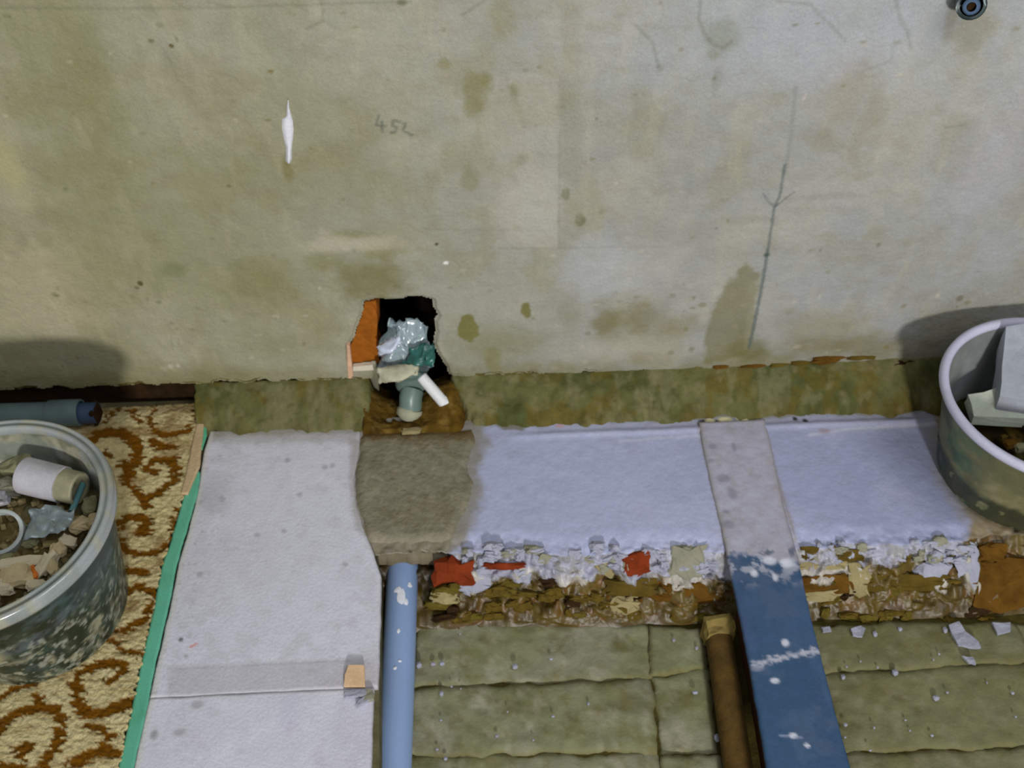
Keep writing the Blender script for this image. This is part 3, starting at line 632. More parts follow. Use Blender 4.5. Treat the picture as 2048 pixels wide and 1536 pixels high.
rug_m = mat('carpet_pile', None, 0.95, 0.1, 0.5, 260, 0.10, 120, fine=0.14)
def rug():
    nu, nv = 480, 290
    Rp = [(402, 806), (398, 845), (382, 925), (370, 975), (352, 1040), (323, 1130), (308, 1210), (283, 1320), (260, 1430), (236, 1536), (215, 1640)]
    Lp = [(-900, 880), (-1500, 1640)]
    X, Y = ruled(Lp, Rp, 0.006, nu, nv)
    row = np.floor(Y / 0.0036); jit = (h2(row, row * 0, 611) - .5)
    X = X + (jit * 0.007) * sm(0.96, 1.0, np.linspace(0, 1, nu)[None, :] + 0 * X)
    # tufts: pattern coordinates shifted row by row
    xa = X + 0.006 * (h2(row, np.floor(X / 0.02), 612) - .5) * 2.2; ya = Y
    p = Paint(xa, ya, (190, 176, 130), lambda x, y: tuple(PZ(x, y, 0.006)[:2])); p.m = 0.00074
    br = (106, 66, 6)
    P = [([(312, 802), (302, 830), (306, 862), (335, 872), (375, 862), (394, 838), (398, 806)], 13), ([(300, 880), (322, 895), (345, 893)], 15), ([(172, 886), (205, 866), (245, 866), (272, 890), (276, 920), (250, 950)], 22),
         ([(205, 905), (218, 915)], 12), ([(246, 925), (260, 972), (287, 1000), (328, 981), (356, 948), (347, 923), (314, 920), (297, 937), (309, 945)], 17), ([(287, 1000), (292, 1012)], 16),
         ([(240, 1046), (256, 1034), (276, 1033), (296, 1045), (294, 1064), (276, 1066)], 15), ([(282, 1056), (290, 1050)], 20), ([(234, 1060), (240, 1094), (273, 1110), (318, 1104), (342, 1085)], 15), ([(355, 1020), (352, 1050), (345, 1080)], 14),
         ([(250, 1140), (292, 1146)], 14), ([(256, 1186), (284, 1172), (306, 1188), (301, 1213), (293, 1236), (268, 1250), (243, 1263)], 14), ([(219, 1282), (245, 1286)], 10), ([(236, 1300), (286, 1305), (285, 1318)], 8),
         ([(170, 1341), (213, 1323), (248, 1334), (222, 1360)], 17), ([(153, 1352), (157, 1398), (170, 1429), (213, 1428), (255, 1407)], 19), ([(176, 1452), (205, 1458), (220, 1474)], 14), ([(0, 1398), (30, 1378), (80, 1365)], 10),
         ([(-10, 1470), (10, 1440), (38, 1424), (71, 1415), (108, 1418), (124, 1446), (119, 1480), (102, 1509), (82, 1536)], 16), ([(71, 1415), (72, 1392)], 16), ([(30, 1500), (55, 1490), (40, 1515)], 14), ([(150, 1524), (199, 1500), (228, 1508)], 20), ([(0, 1530), (60, 1545)], 14),
         ([(245, 800), (225, 830), (205, 845)], 8), ([(262, 820), (280, 845)], 10)]
    rnd2 = random.Random(3)
    for k in range(34):
        cx = rnd2.uniform(-1300, 90); cy = rnd2.uniform(900, 1600)
        P.append(([(cx + (12 + 6 * t) * math.cos(t * 1.1), cy + (12 + 6 * t) * math.sin(t * 1.1)) for t in range(7)], 16))
    d = np.full(X.shape, 1e9)
    for pts, w in P: d = np.minimum(d, seg_dist(xa, ya, [p.conv(*q) for q in pts]) / 0.00074 - w * .66)
    d += 7 * (vn(xa * 260, ya * 260, 613) - .5) + 7 * (fbm(xa, ya, 70, 614, 2) - .5)
    k = sm(1.5, -2.5, d); p.mix(k, br)
    p.mott(80, .55, (84, 56, 6), .5, .7, 615, .5, 2, mask=k); p.mott(26, .55, br, .55, .68, 626, .8, 1.5); p.mott(120, .5, (142, 118, 66), .52, .72, 616, .35, 2.6, mask=1 - k); p.mott(60, .3, (196, 184, 146), .5, .7, 617, .4, 2, mask=1 - k)
    p.mott(25, .4, (128, 92, 40), .5, .7, 618, mask=(1 - k) * sm(1.02, 1.12, Y))
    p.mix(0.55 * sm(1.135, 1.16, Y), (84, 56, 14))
    Z = 0.0075 + 0.0022 * (h2(row, np.floor(X / 0.006), 619) - .5) + 0.0012 * (vn(X * 400, Y * 400, 620) - .5) - 0.0012 * k
    o = sheet('carpet', X, Y, Z, p.col, rug_m, None, thick=0.0065)
    tag(o, 'cream carpet with brown scroll pattern under the left bucket', 'carpet')
    return o
rug_o = rug()
X, Y = ruled([(394, 848), (386, 885), (372, 950), (362, 990)], [(410, 842), (403, 900), (400, 935), (376, 990)], 0.006, 6, 40, 0.001, 507, 60)
sheet('hem', X, Y, 0.0095 + 0.001 * (fbm(X, Y, 60, 8) - .5), np.tile(alb((184, 160, 126)), (X.size, 1)), mat('hem_cloth', None, 0.9, 0.1, 0.3, 200, 0.12), rug_o, thick=0.004)['label'] = 'tan hem'

# wood offcut at the seam with crumbs
wc = ext_poly('wood_offcut', [PZ(x, y, 0.009) for x, y in [(697, 1330), (728, 1330), (730, 1372), (688, 1372), (690, 1350)]], -0.007, mat('pale_wood', (212, 178, 140), 0.7, 0.3, 0.2, 60, 0.12), None, nrm=(0, 0, 1), cuts=1, jit=0.0005)
tag(wc, 'small pale wood offcut lying on the board seam', 'wood offcut')
for i, (x, y, w, h) in enumerate(((712, 1388, 40, 11), (735, 1392, 22, 16), (728, 1402, 30, 8))):
    o = chunk('mortar_crumb', PZ(x, y, 0.004), (w * .00073, h * .0009, .007), (0, 0, .3 * i), 700 + i, grey_m if i % 2 else whl_m)
    tag(o, ['flat mortar crumb just in front of the wood offcut', 'mortar crumb at the board edge right of the wood offcut', 'lowest thin mortar crumb below the wood offcut'][i], 'crumb', 'crumbs at the board seam')

# ================================================================== pipes and bar
pvc = mat('blue_grey_pvc', (130, 154, 194), 0.33, 0.5, 0.02, 60, 0.05, 12, fine=0.03)
a = PZ(806, 1128, ZB + 0.028); b_ = PZ(785, 1600, ZB + 0.028)
t = empty('drain_pipe', tuple(float(q) for q in (a[0], a[1], a[2] - 0.025)))
tag(t, 'blue-grey plastic drain pipe lying in the pit along the cement board, splashed with white', 'pipe')
ps = [a + (b_ - a) * k for k in np.linspace(0, 1, 14)]
pipe_mesh('pipe_body', [ps[0] + (ps[0] - ps[1]) * .12] + ps, [0.0215] + [0.0245] * 14, 0.003, 32, pvc, t)
plug = chunk('end_plug', a + (a - b_) * .012, (.041, .012, .041), (0, 0, 0), 5, mat('pipe_plug', (112, 122, 146), .6, .3, .1, 60, .1), t, 0.04)
spl = mat('white_paint', (214, 216, 226), 0.45, 0.4, 0.1, 90, 0.05)
axis = (b_ - a) / np.linalg.norm(b_ - a)
def on_pipe(px, py, rx, ry, seed):
    """thin splash hugging the pipe"""
    d = ray(px, py); w0 = CP - a
    dd = d - axis * np.dot(d, axis); ww = w0 - axis * np.dot(w0, axis)
    A_, B_, C_ = dd @ dd, 2 * dd @ ww, ww @ ww - 0.0249 ** 2
    tt = (-B_ - math.sqrt(max(B_ * B_ - 4 * A_ * C_, 0))) / (2 * A_); P = CP + d * tt
    c = a + axis * np.dot(P - a, axis); nrm = (P - c) / np.linalg.norm(P - c); tang = np.cross(axis, nrm)
    rn = random.Random(seed); V = [P + nrm * 0.0012]; n = 14
    for k in range(n):
        th = 2 * math.pi * k / n; q = rn.uniform(.7, 1.15); u = math.cos(th) * rx * .00075 * q; v = math.sin(th) * ry * .00085 * q
        an = u / 0.0249; V.append(c + axis * v + 0.0249 * (nrm * math.cos(an) + tang * math.sin(an)))
    me = bpy.data.meshes.new('paint_splash'); me.from_pydata([tuple(q) for q in V], [], [(0, 1 + k, 1 + (k + 1) % n) for k in range(n)]); link('paint_splash', me, spl, t)
for i, q in enumerate([(803, 1194, 9, 17), (820, 1170, 6, 6), (796, 1180, 8, 8), (797, 1262, 4, 5), (799, 1322, 4, 3), (790, 1336, 4, 3), (812, 1204, 5, 8)]): on_pipe(*q, i)

# grey pipe with a coupling along the foot of the wall (left)
gp = mat('dark_grey_pvc', (86, 104, 106), 0.5, 0.4, 0.05, 60, 0.12)
c0 = PZ(-160, 812, 0.034); c1 = PZ(190, 812, 0.034); yy = 1.128
t2 = empty('waste_pipe', (float(c1[0]), yy, 0.008)); tag(t2, 'dark grey plastic waste pipe with a coupling lying along the wall behind the left bucket', 'pipe')
xe = PZ(188, 810, 0.03)[0]; xm = PZ(105, 810, 0.03)[0]; z0 = 0.034
pipe_mesh('pipe_body', [(x, yy, z0) for x in np.linspace(-1.8, xm + .01, 12)], 0.0200, 0.003, 28, gp, t2)
pipe_mesh('coupling', [(xm, yy, z0), (xm + .004, yy, z0), (xe - 0.016, yy, z0), (xe - .015, yy, z0)], [.0200, .0232, .0232, .0225], 0.003, 28, gp, t2)
pipe_mesh('spigot', [(xe - 0.02, yy, z0 - .002), (xe, yy, z0 - .002), (xe + .012, yy, z0 - .002)], .0185, 0.003, 28, mat('blue_ring', (52, 70, 98), .5, .4), t2)
chunk('spigot_plug', (xe + .009, yy, z0 - .002), (.008, .032, .032), (0, 0, 0), 9, dark_brick, t2, .05)

# painted steel bar crossing the pit
BL = [(1398, 842), (1408, 900), (1425, 980), (1450, 1085), (1470, 1180), (1500, 1330), (1535, 1536), (1560, 1700)]
BR = [(1530, 836), (1546, 905), (1565, 1000), (1592, 1095), (1620, 1220), (1655, 1360), (1702, 1536), (1740, 1700)]
def bar():
    X, Y = ruled(BL, BR, 0.005, 40, 260, 0.0008, 801, 50)
    conv = lambda x, y: tuple(PZ(x, y, 0.005)[:2])
    p = Paint(X, Y, (48, 78, 110), conv)
    p.mott(7, .6, (72, 92, 128), .4, .65, 802, 1, .6); p.mott(14, .4, (42, 66, 100), .5, .7, 803, 2, .4); p.mott(30, .3, (84, 96, 120), .55, .7, 804)
    yb = conv(1500, 1105)[1]
    k = sm(-0.004, 0.006, Y - (yb - 0.02 * sm(0.30, 0.42, X)) + 0.024 * (fbm(X, Y, 60, 805) - .5))
    p.mix(k * .97, (168, 166, 182)); p.mott(18, .35, (154, 152, 158), .5, .65, 806, mask=k); p.mott(60, .3, (148, 138, 132), .56, .7, 807, mask=k)
    e = edge_fall(X, 4); p.mix(.5 * k * e, (134, 122, 100))
    near = sm(0.05, 0.0, np.abs(Y - yb + .02)); p.mott(70, .8, (170, 172, 186), .52, .6, 808, mask=near * (1 - k)); p.mott(70, .8, (70, 84, 104), .60, .66, 809, mask=k * sm(.02, 0, np.abs(Y - yb)))
    for x, y, rx, ry in ((1425, 892, 9, 6), (1468, 893, 5, 9), (1447, 955, 12, 8), (1464, 985, 10, 12), (1452, 1022, 8, 5), (1455, 1048, 16, 9), (1440, 1110, 10, 5), (1420, 920, 8, 4)): p.blob(x, y, rx, ry, (122, 120, 134), .6, .4)
    p.line([(1508, 1328), (1540, 1318), (1575, 1312), (1634, 1299)], 10, (182, 182, 196), .85, 4, 5); p.blob(1515, 1334, 12, 7, (150, 154, 170), .6)
    for x, y, rx, ry in ((1550, 1153, 6, 8), (1509, 1146, 7, 6), (1571, 1284, 7, 7), (1550, 1360, 9, 5), (1586, 1470, 8, 5), (1615, 1490, 5, 4), (1540, 1120, 14, 8), (1575, 1125, 14, 8)): p.blob(x, y, rx, ry, (206, 208, 220), .85, .4)
    p.line([(1560, 1471), (1605, 1473)], 3, (170, 176, 200), .5)
    Z = 0.0032 + 0.0008 * (fbm(X, Y, 12, 810) - .5) + k * 0.0016 * (fbm(X, Y, 70, 811) - .2) - 0.002 * edge_fall(X, 2)
    o = sheet('steel_bar', X, Y, Z, p.col, mat('blue_bar', None, 0.5, 0.4, 0.15, 120, 0.06), None, thick=0.006)
    tag(o, 'blue-grey flat steel bar from the wall ledge across the pit, far end coated in plaster', 'bar')
    # web under the bar, inside the pit
    y1 = YB + .03; A0 = conv(1492, 1230); n = 30
    ys = np.linspace(A0[1] + .02, Y.min(), n); xl_ = np.interp(ys, Y[::-1, 0], X[::-1, 0]) + .001; xr = np.interp(ys, Y[::-1, -1], X[::-1, -1]) - .001
    V = []
    for k2 in range(n):
        V += [(xl_[k2], ys[k2], 0.0), (xl_[k2] + .002, ys[k2], -.045), (xl_[k2] + .008, ys[k2], -.045), (xl_[k2] + .008, ys[k2], 0.0)]
    me = np_mesh('flange', V, grid_faces(4, n)); link('flange', me, mat('rusty_flange', (52, 26, 12), .9, .1, .4, 80, .35), o)
bar()
# rusty pipe beside the bar
r_a = PZ(1436, 1266, ZB + .02); r_b = PZ(1486, 1600, ZB + .02)
rust = mat('rusty_iron', (84, 62, 22), 0.8, 0.3, 0.4, 90, 0.3)
tr = empty('iron_pipe', tuple(float(q) for q in (r_a[0], r_a[1], ZB - .02))); tag(tr, 'rust-brown iron pipe lying in the pit left of the blue-grey bar', 'pipe')
pts = [r_a + (r_b - r_a) * k for k in np.linspace(0, 1, 10)]
pipe_mesh('pipe_body', pts, .020, .003, 24, rust, tr)
chunk('mortar_plug', r_a + np.array([0, .004, .002]), (.046, .03, .044), (0, 0, .1), 8, mat('ochre_mortar', (134, 116, 66), .9, .1, .6, 100, .2), tr, .12)

# white splats and crumbs in the pit
def splat(px, pts, z, label, grp):
    o = ext_poly('plaster_splat', [PZ(x, y, z) for x, y in pts], -0.004, whl_m, None, nrm=(0, 0, 1), cuts=1, jit=0.0012)
    tag(o, label, 'plaster splat', grp)
splat(0, [(1898, 1250), (1918, 1242), (1932, 1262), (1958, 1284), (1962, 1296), (1940, 1294), (1918, 1290), (1906, 1270)], ZB + .009, 'largest white plaster splat on the slab under the right bucket', 'plaster splats in the pit')
splat(1, [(1702, 1258), (1722, 1250), (1732, 1256), (1724, 1272), (1706, 1270)], ZB + .009, 'white plaster splat on the slab just right of the blue-grey bar', 'plaster splats in the pit')
splat(2, [(1925, 1312), (1945, 1314), (1953, 1328), (1938, 1326)], ZB + .008, 'small white plaster splat lying lowest, below the largest splat', 'plaster splats in the pit')
splat(3, [(1985, 1246), (2020, 1244), (2022, 1262), (1996, 1268)], ZB + .009, 'white plaster splat at the foot of the ledge near the right frame edge', 'plaster splats in the pit')
splat(4, [(1642, 1254), (1660, 1252), (1664, 1262), (1646, 1264)], ZB + .009, 'little white plaster splat touching the bar edge at the ledge foot', 'plaster splats in the pit')
rnd = random.Random(12)
bm = bmesh.new()
spots = [(838, 1330, 9), (866, 1328, 5), (884, 1327, 7), (883, 1387, 6), (1030, 1333, 5), (1102, 1318, 4), (1750, 1268, 6), (1872, 1396, 6), (1686, 1354, 6), (1790, 1345, 7), (1434, 1476, 7), (1390, 1385, 5), (1393, 1296, 4), (1890, 1260, 6), (1800, 1258, 5)]
spots += [(rnd.uniform(840, 1400), rnd.uniform(1265, 1520), rnd.uniform(2, 4)) for _ in range(12)] + [(rnd.uniform(1680, 2040), rnd.uniform(1262, 1520), rnd.uniform(2, 3.4)) for _ in range(18)]
for x, y, r in spots:
    P = PZ(x, y, ZB + .005); mm = Matrix.Translation(Vector([float(q) for q in P])) @ Matrix.Diagonal((rnd.uniform(.7, 1.3), rnd.uniform(.7, 1.3), .7, 1))
    bmesh.ops.create_icosphere(bm, subdivisions=1, radius=r * .00078, matrix=mm)
me = bpy.data.meshes.new('plaster_crumbs'); bm.to_mesh(me); bm.free()
tag(link('plaster_crumbs', me, whl_m, None, False), 'tiny white plaster crumbs scattered over the muddy slabs of the pit', 'crumbs', kind='stuff')

# ================================================================== pipework in the wall hole
ep = mat('elbow_pvc', (100, 120, 112), 0.35, 0.5, 0.05, 60, 0.12)
ex = PY(818, 690, YW + .03)
cx = float(ex[0])
te = empty('drain_elbow', (cx, 1.14, 0.0)); tag(te, 'grey plastic drain elbow with a collared stub standing in the hole in the wall', 'pipe fitting')
zc = float(PY(815, 690, YW + .03)[2])
arc = [(cx, YW + .06, zc), (cx, YW + .05, zc)] + [(cx, YW + .035 - .030 * math.sin(k), zc - .030 * (1 - math.cos(k))) for k in np.linspace(0, math.pi / 2, 8)] + [(cx, YW + .005, zc - .055)]
pipe_mesh('elbow', arc, .0235, .003, 28, ep, te)
zlow = 0.004
px_ = float(PY(824, 800, 1.15)[0])
pipe_mesh('stub', [(px_ + .003, 1.150, zc - .06), (px_, 1.140, 0.035), (px_ - .002, 1.133, 0.012)], .0195, .003, 24, ep, te)
pipe_mesh('socket', [(cx, YW + .005, zc - .036), (cx, YW + .004, zc - .035), (cx, YW + .002, zc - .065), (cx, YW + .002, zc - .066)], [.024, .0285, .0285, .024], .003, 28, ep, te)
pipe_mesh('collar', [(px_ - .002, 1.133, .014), (px_ - .0025, 1.132, .013), (px_ - .003, 1.129, .008), (px_ - .003, 1.129, .007)], [.019, .0225, .0235, .0205], .003, 24, mat('pale_collar', (146, 146, 124), .6, .3), te)
# translucent plastic bag drawn over the elbow
def film(name, ctrl, m, seed, amp, nu=26, nv=26, par=None, yoff=0):
    """crumpled sheet spanned by four corners (x, y, depth) in the hole"""
    C4 = [np.array(PY(x, y, d)) for x, y, d in ctrl]
    u = np.linspace(0, 1, nu)[None, :, None]; v = np.linspace(0, 1, nv)[:, None, None]
    G = (C4[0] * (1 - u) + C4[1] * u) * (1 - v) + (C4[3] * (1 - u) + C4[2] * u) * v
    uu, vv = u[..., 0] + 0 * v[..., 0], v[..., 0] + 0 * u[..., 0]
    bulge = np.sin(np.pi * uu) * np.sin(np.pi * vv)
    r1 = np.abs(fbm(uu, vv, 4, seed, 3) - .5) * 2; r2 = fbm(uu, vv, 9, seed + 5, 2) - .5
    G[..., 1] -= bulge * 0.018 + amp * (r1 - .3) + amp * .5 * r2
    G[..., 0] += amp * (fbm(uu, vv, 5, seed + 3, 2) - .5); G[..., 2] += amp * (fbm(uu, vv, 5, seed + 4, 2) - .5)
    o = link(name, np_mesh(name, G, grid_faces(nu, nv)), m, par)
    s = o.modifiers.new('thick', 'SOLIDIFY'); s.thickness = 0.0008
    return o
bag_m = mat('plastic_film', (136, 152, 156), 0.26, 0.6, 0.1, 80, 0.10, coat=0.4)
tb = film('plastic_bag', [(772, 640, 1.192), (858, 646, 1.190), (872, 735, 1.165), (752, 762, 1.155)], bag_m, 901, .020)
tag(tb, 'crumpled pale blue-grey plastic bag stuffed over the elbow in the hole', 'plastic bag')
film('fold', [(754, 688, 1.150), (800, 672, 1.150), (806, 686, 1.142), (757, 712, 1.140)], mat('bag_highlight', (196, 204, 222), .2, .6, .05, 80, .04, coat=.5), 915, .008, 14, 10, tb)
film('fold', [(828, 690, 1.160), (868, 684, 1.165), (866, 728, 1.150), (800, 738, 1.142)], mat('teal_film', (40, 92, 84), .3, .5, .1, 80, .25), 921, .012, 16, 14, tb)
rg = film('rag_strip', [(754, 734, 1.140), (838, 728, 1.140), (836, 748, 1.125), (758, 768, 1.128)], mat('grey_rag', (176, 172, 148), .8, .2, .3, 100, .12), 931, .007, 20, 10)
tag(rg, 'creased beige rag strip tied round the elbow in the hole', 'rag')
sa = PY(842, 752, 1.128); sb = PY(888, 806, 1.098)
wp = pipe_mesh('white_tube', [sa + (sb - sa) * k for k in (0, .03, .5, .96, 1)], [.0075, .0092, .0095, .0095, .0080], .002, 18, mat('white_plastic', (206, 206, 206), .5, .4))
tag(wp, 'short white plastic tube leaning out of the hole onto the sand', 'tube')
pl = chunk('tube_core', sb - (sb - sa) * .06, (.015, .013, .013), (.8, 0, .5), 4, mat('white_plastic', None or (206, 206, 206)), wp, .05)
o = chunk('cream_chip', PZ(823, 862, .010), (.030, .010, .007), (0, 0, .1), 44, cream_m); tag(o, 'small cream mortar chip lying in front of the collared stub', 'chip')

# stub screwed in the wall near the top right corner
tp = empty('wall_stub', tuple(float(q) for q in PY(1943, 6))); tag(tp, 'dark metal pipe stub sticking out of the wall near the top right corner', 'pipe stub')
w0 = PY(1943, -2); steel = mat('dark_steel', (44, 58, 58), .35, .5, .1, 60, .2, metal=.3)
e0 = PY(1943, 14, YW - .045)
pipe_mesh('sleeve', [w0 + (0, .008, 0), w0 + (e0 - w0) * .80, w0 + (e0 - w0) * .81], [.0175, .0175, .016], .003, 20, steel, tp)
pipe_mesh('nozzle', [w0, w0 + (e0 - w0) * .97, e0], [.010, .010, .0085], .003, 20, mat('bright_steel', (96, 120, 150), .2, .6, .0, 60, .1, metal=.8), tp)
chunk('core', w0 + (e0 - w0) * .8, (.014, .01, .014), (0, 0, 0), 3, dark_brick, tp, .04)

# ================================================================== buckets
def lathe(name, prof, cx, cy, m, parent, colfn, seg=240, cz=0):
    pr = np.array(prof, float); th = np.linspace(0, 2 * np.pi, seg, endpoint=False)[None, :]
    Rr = pr[:, 0:1]; X = cx + Rr * np.cos(th); Y = cy + Rr * np.sin(th); Z = cz + pr[:, 1:2] + 0 * th
    o = link(name, np_mesh(name, np.stack([X, Y, Z], -1), grid_faces(seg, len(pr), True), colfn(np.cos(th) * Rr, np.sin(th) * Rr, Z - cz, th + 0 * Rr, Rr + 0 * th)), m, parent)
    return o
def densify(prof, step=.003):
    out = [prof[0]]
    for a_, b2 in zip(prof[:-1], prof[1:]):
        n = max(1, int(math.hypot(b2[0] - a_[0], b2[1] - a_[1]) / step))
        out += [(a_[0] + (b2[0] - a_[0]) * k / n, a_[1] + (b2[1] - a_[1]) * k / n) for k in range(1, n + 1)]
    return out
# --- left bucket
LX, LY, LH, LR, LB = -0.6954, 0.7652, 0.2448, 0.1683, 0.1200
LZ = 0.0075
def colL(x, y, z, th, r):
    u = th * 0.16; p = Paint(u, z, (18, 36, 28), None)
    p.mott(16, .55, (52, 74, 68), .48, .66, 951); p.mott(30, .75, (110, 116, 98), .55, .67, 952, mask=sm(.20, .02, z)); p.mott(55, .8, (160, 154, 128), .58, .68, 953, mask=sm(.17, .03, z)); p.mott(40, .6, (24, 34, 22), .5, .65, 954)
    p.mott(22, .5, (84, 92, 100), .56, .7, 955, .5, 1.4); p.mott(95, .7, (18, 30, 18), .52, .64, 977); p.mott(110, .7, (150, 152, 138), .62, .7, 978, mask=sm(.20, .10, z))
    bx = sm(.03, 0, np.hypot((th - 4.73) * .15, (z - .125)) - .012); p.mix(.9 * bx, (176, 168, 132))
    return p.col
def colLi(x, y, z, th, r):
    u = th * .16; p = Paint(u, z, (116, 122, 110), None); p.mott(18, .8, (160, 154, 130), .42, .58, 956); p.mott(40, .6, (84, 92, 68), .5, .66, 957); p.mott(30, .5, (150, 160, 164), .55, .7, 958); p.mix(.6 * sm(.175, .155, z), (64, 56, 22)); return p.col
def colLr(x, y, z, th, r):
    u = th * .16; p = Paint(u, r, (146, 152, 152), None); p.mott(20, .5, (112, 120, 112), .5, .68, 959); p.mott(50, .4, (170, 160, 124), .55, .7, 960); p.mix(.65 * np.exp(-((r - (LR - .009)) / .0016) ** 2) * (z > LH - .02), (70, 86, 78)); return p.col
bl = empty('bucket', (LX, LY, LZ)); tag(bl, 'dirty dark bucket with a grey rim, full of rubble, standing on the carpet', 'bucket', 'mud-splashed buckets')
H = LH - LZ
lathe('shell', densify([(0.0, .001), (LB - .008, .001), (LB, .006), (LB + (LR - .010 - LB) * .96, H - .03), (LR - .010, H - .008)]), LX, LY, mat('bucket_outer_left', None, .4, .4, .3, 90, .1, coat=.1), bl, colL, cz=LZ)
lathe('lining', densify([(LR - .016, H - .006), (LR - .018, H - .03), (LB - .004, .010), (0, .008)]), LX, LY, mat('bucket_inner_left', None, .7, .3, .4, 90, .1), bl, colLi, cz=LZ)
lathe('rim', [(LR - .012, H - .026), (LR - .003, H - .026), (LR + .001, H - .018), (LR, H - .006), (LR - .003, H), (LR - .006, H - .001), (LR - .009, H - .0045), (LR - .012, H - .001), (LR - .015, H - .0005), (LR - .018, H - .004), (LR - .017, H - .014)], LX, LY, mat('bucket_rim_left', None, .2, .6, .1, 90, .08, coat=.4), bl, colLr, 160, LZ)
# rubble bed in the left bucket
FZ = 0.160
th = np.linspace(0, 2 * np.pi, 90, endpoint=False)[None, :]; rr = np.linspace(0, .1445, 40)[:, None]
Xr = LX + rr * np.cos(th); Yr = LY + rr * np.sin(th); Zr = FZ + .022 * (fbm(Xr, Yr, 30, 971) - .5) + .012 * (fbm(Xr, Yr, 80, 972) - .5)
p = Paint(Xr, Yr, (104, 92, 54), None); p.mott(40, .7, (60, 46, 20), .45, .62, 973); p.mott(70, .7, (150, 132, 92), .52, .66, 974); p.mott(50, .5, (92, 110, 96), .58, .7, 975)
me = np_mesh('rubble', np.stack([Xr, Yr, Zr], -1), grid_faces(90, 40, True), p.col)
ro = link('rubble', me, mat('rubble_bed', None, .95, .1, .8, 160, .25)); tag(ro, 'brown building rubble filling the left bucket', 'rubble', kind='stuff')
bm = bmesh.new(); rnd = random.Random(5)
for i in range(260):
    rd = .138 * math.sqrt(rnd.random()); an = rnd.uniform(0, 6.283); s_ = rnd.uniform(.003, .009)
    mm = Matrix.Translation((LX + rd * math.cos(an), LY + rd * math.sin(an), FZ + rnd.uniform(.0, .008))) @ Matrix.Rotation(rnd.uniform(0, 6), 4, Vector((rnd.random(), rnd.random(), 1)).normalized()) @ Matrix.Diagonal((s_ * rnd.uniform(.6, 2), s_, s_ * .7, 1))
    bmesh.ops.create_cube(bm, size=1.0, matrix=mm)
me = bpy.data.meshes.new('gravel'); bm.to_mesh(me); bm.free()
go = link('gravel', me, mat('gravel_bits', (140, 124, 86), .9, .15, .4, 120, .45, 90), ro, False); go['kind'] = 'stuff'
zt = FZ + .02
ca = PZ(48, 950, zt + .018); cb = PZ(160, 978, zt + .014)
cp_m = mat('dirty_white_pvc', (176, 174, 180), .5, .4, .15, 80, .12)
tc_ = empty('pipe_coupling', tuple(float(q) for q in (ca + cb) / 2)); tag(tc_, 'dirty white plastic pipe coupling lying on the rubble in the left bucket', 'pipe coupling')
D_ = cb - ca
pipe_mesh('sleeve', [ca, ca + D_ * .02, ca + D_ * .7], [.024, .0262, .0258], .003, 28, cp_m, tc_)
pipe_mesh('end_ring', [ca + D_ * .68, ca + D_ * .98, cb], [.0235, .0235, .0220], .003, 28, mat('beige_pvc', (140, 136, 110), .6, .3, .2, 80, .2), tc_)
fo = film('foil_scrap', [(0, 0, 1)] * 4, mat('silver_foil', (150, 162, 164), .4, .5, .2, 90, .12, metal=.3), 981, .01, 18, 14)
G = np.zeros((14, 18, 3)); q4 = [PZ(x, y, zt + .008) for x, y in ((62, 1012), (158, 1026), (128, 1068), (52, 1078))]
for j in range(14):
    for i in range(18):
        u, v = i / 17, j / 13; P = (q4[0] * (1 - u) + q4[1] * u) * (1 - v) + (q4[3] * (1 - u) + q4[2] * u) * v
        G[j, i] = P + np.array([0.006 * (float(vn(u * 5, v * 5, 1)) - .5), .010 * (float(vn(u * 6, v * 6, 2)) - .5), .022 * (float(fbm(np.array(u), np.array(v), 5, 3, 3)) - .4)])
fo.data.vertices.foreach_set('co', G.astype(np.float32).ravel()); fo.data.update()
tag(fo, 'crumpled silver-grey foil scrap in front of the coupling in the left bucket', 'foil scrap')
rc = PZ(0, 1066, zt + .008); nrm = np.array([.15, -.35, 1.0]); nrm /= np.linalg.norm(nrm)
rg2 = pipe_mesh('cut_ring', [rc - nrm * .009, rc - nrm * .004, rc + nrm * .006, rc + nrm * .007], [.031, .0315, .0315, .030], .0035, 36, mat('ring_pvc', (168, 174, 172), .4, .5, .05, 80, .1)); tag(rg2, 'cut grey plastic pipe ring lying at the left frame edge in the left bucket', 'pipe ring')
ta = PZ(166, 968, zt + .004); tb2 = PZ(143, 1024, zt + .004)
V, Q = tube([ta, (ta + tb2) / 2, tb2], .0042, 12); tag(link('teal_rod', np_mesh('teal_rod', V, Q), mat('teal_plastic', (84, 128, 132), .5, .4)), 'thin teal plastic rod sticking out beside the coupling in the left bucket', 'rod')
beige = mat('beige_chip', (190, 172, 134), .85, .2, .4, 120, .15); pale = mat('pale_chip', (200, 188, 160), .85, .2, .4, 120, .12); orange = mat('orange_chip', (196, 110, 40), .8, .2, .4, 120, .2); olive = mat('olive_chip', (128, 126, 96), .9, .1, .4, 120, .2)
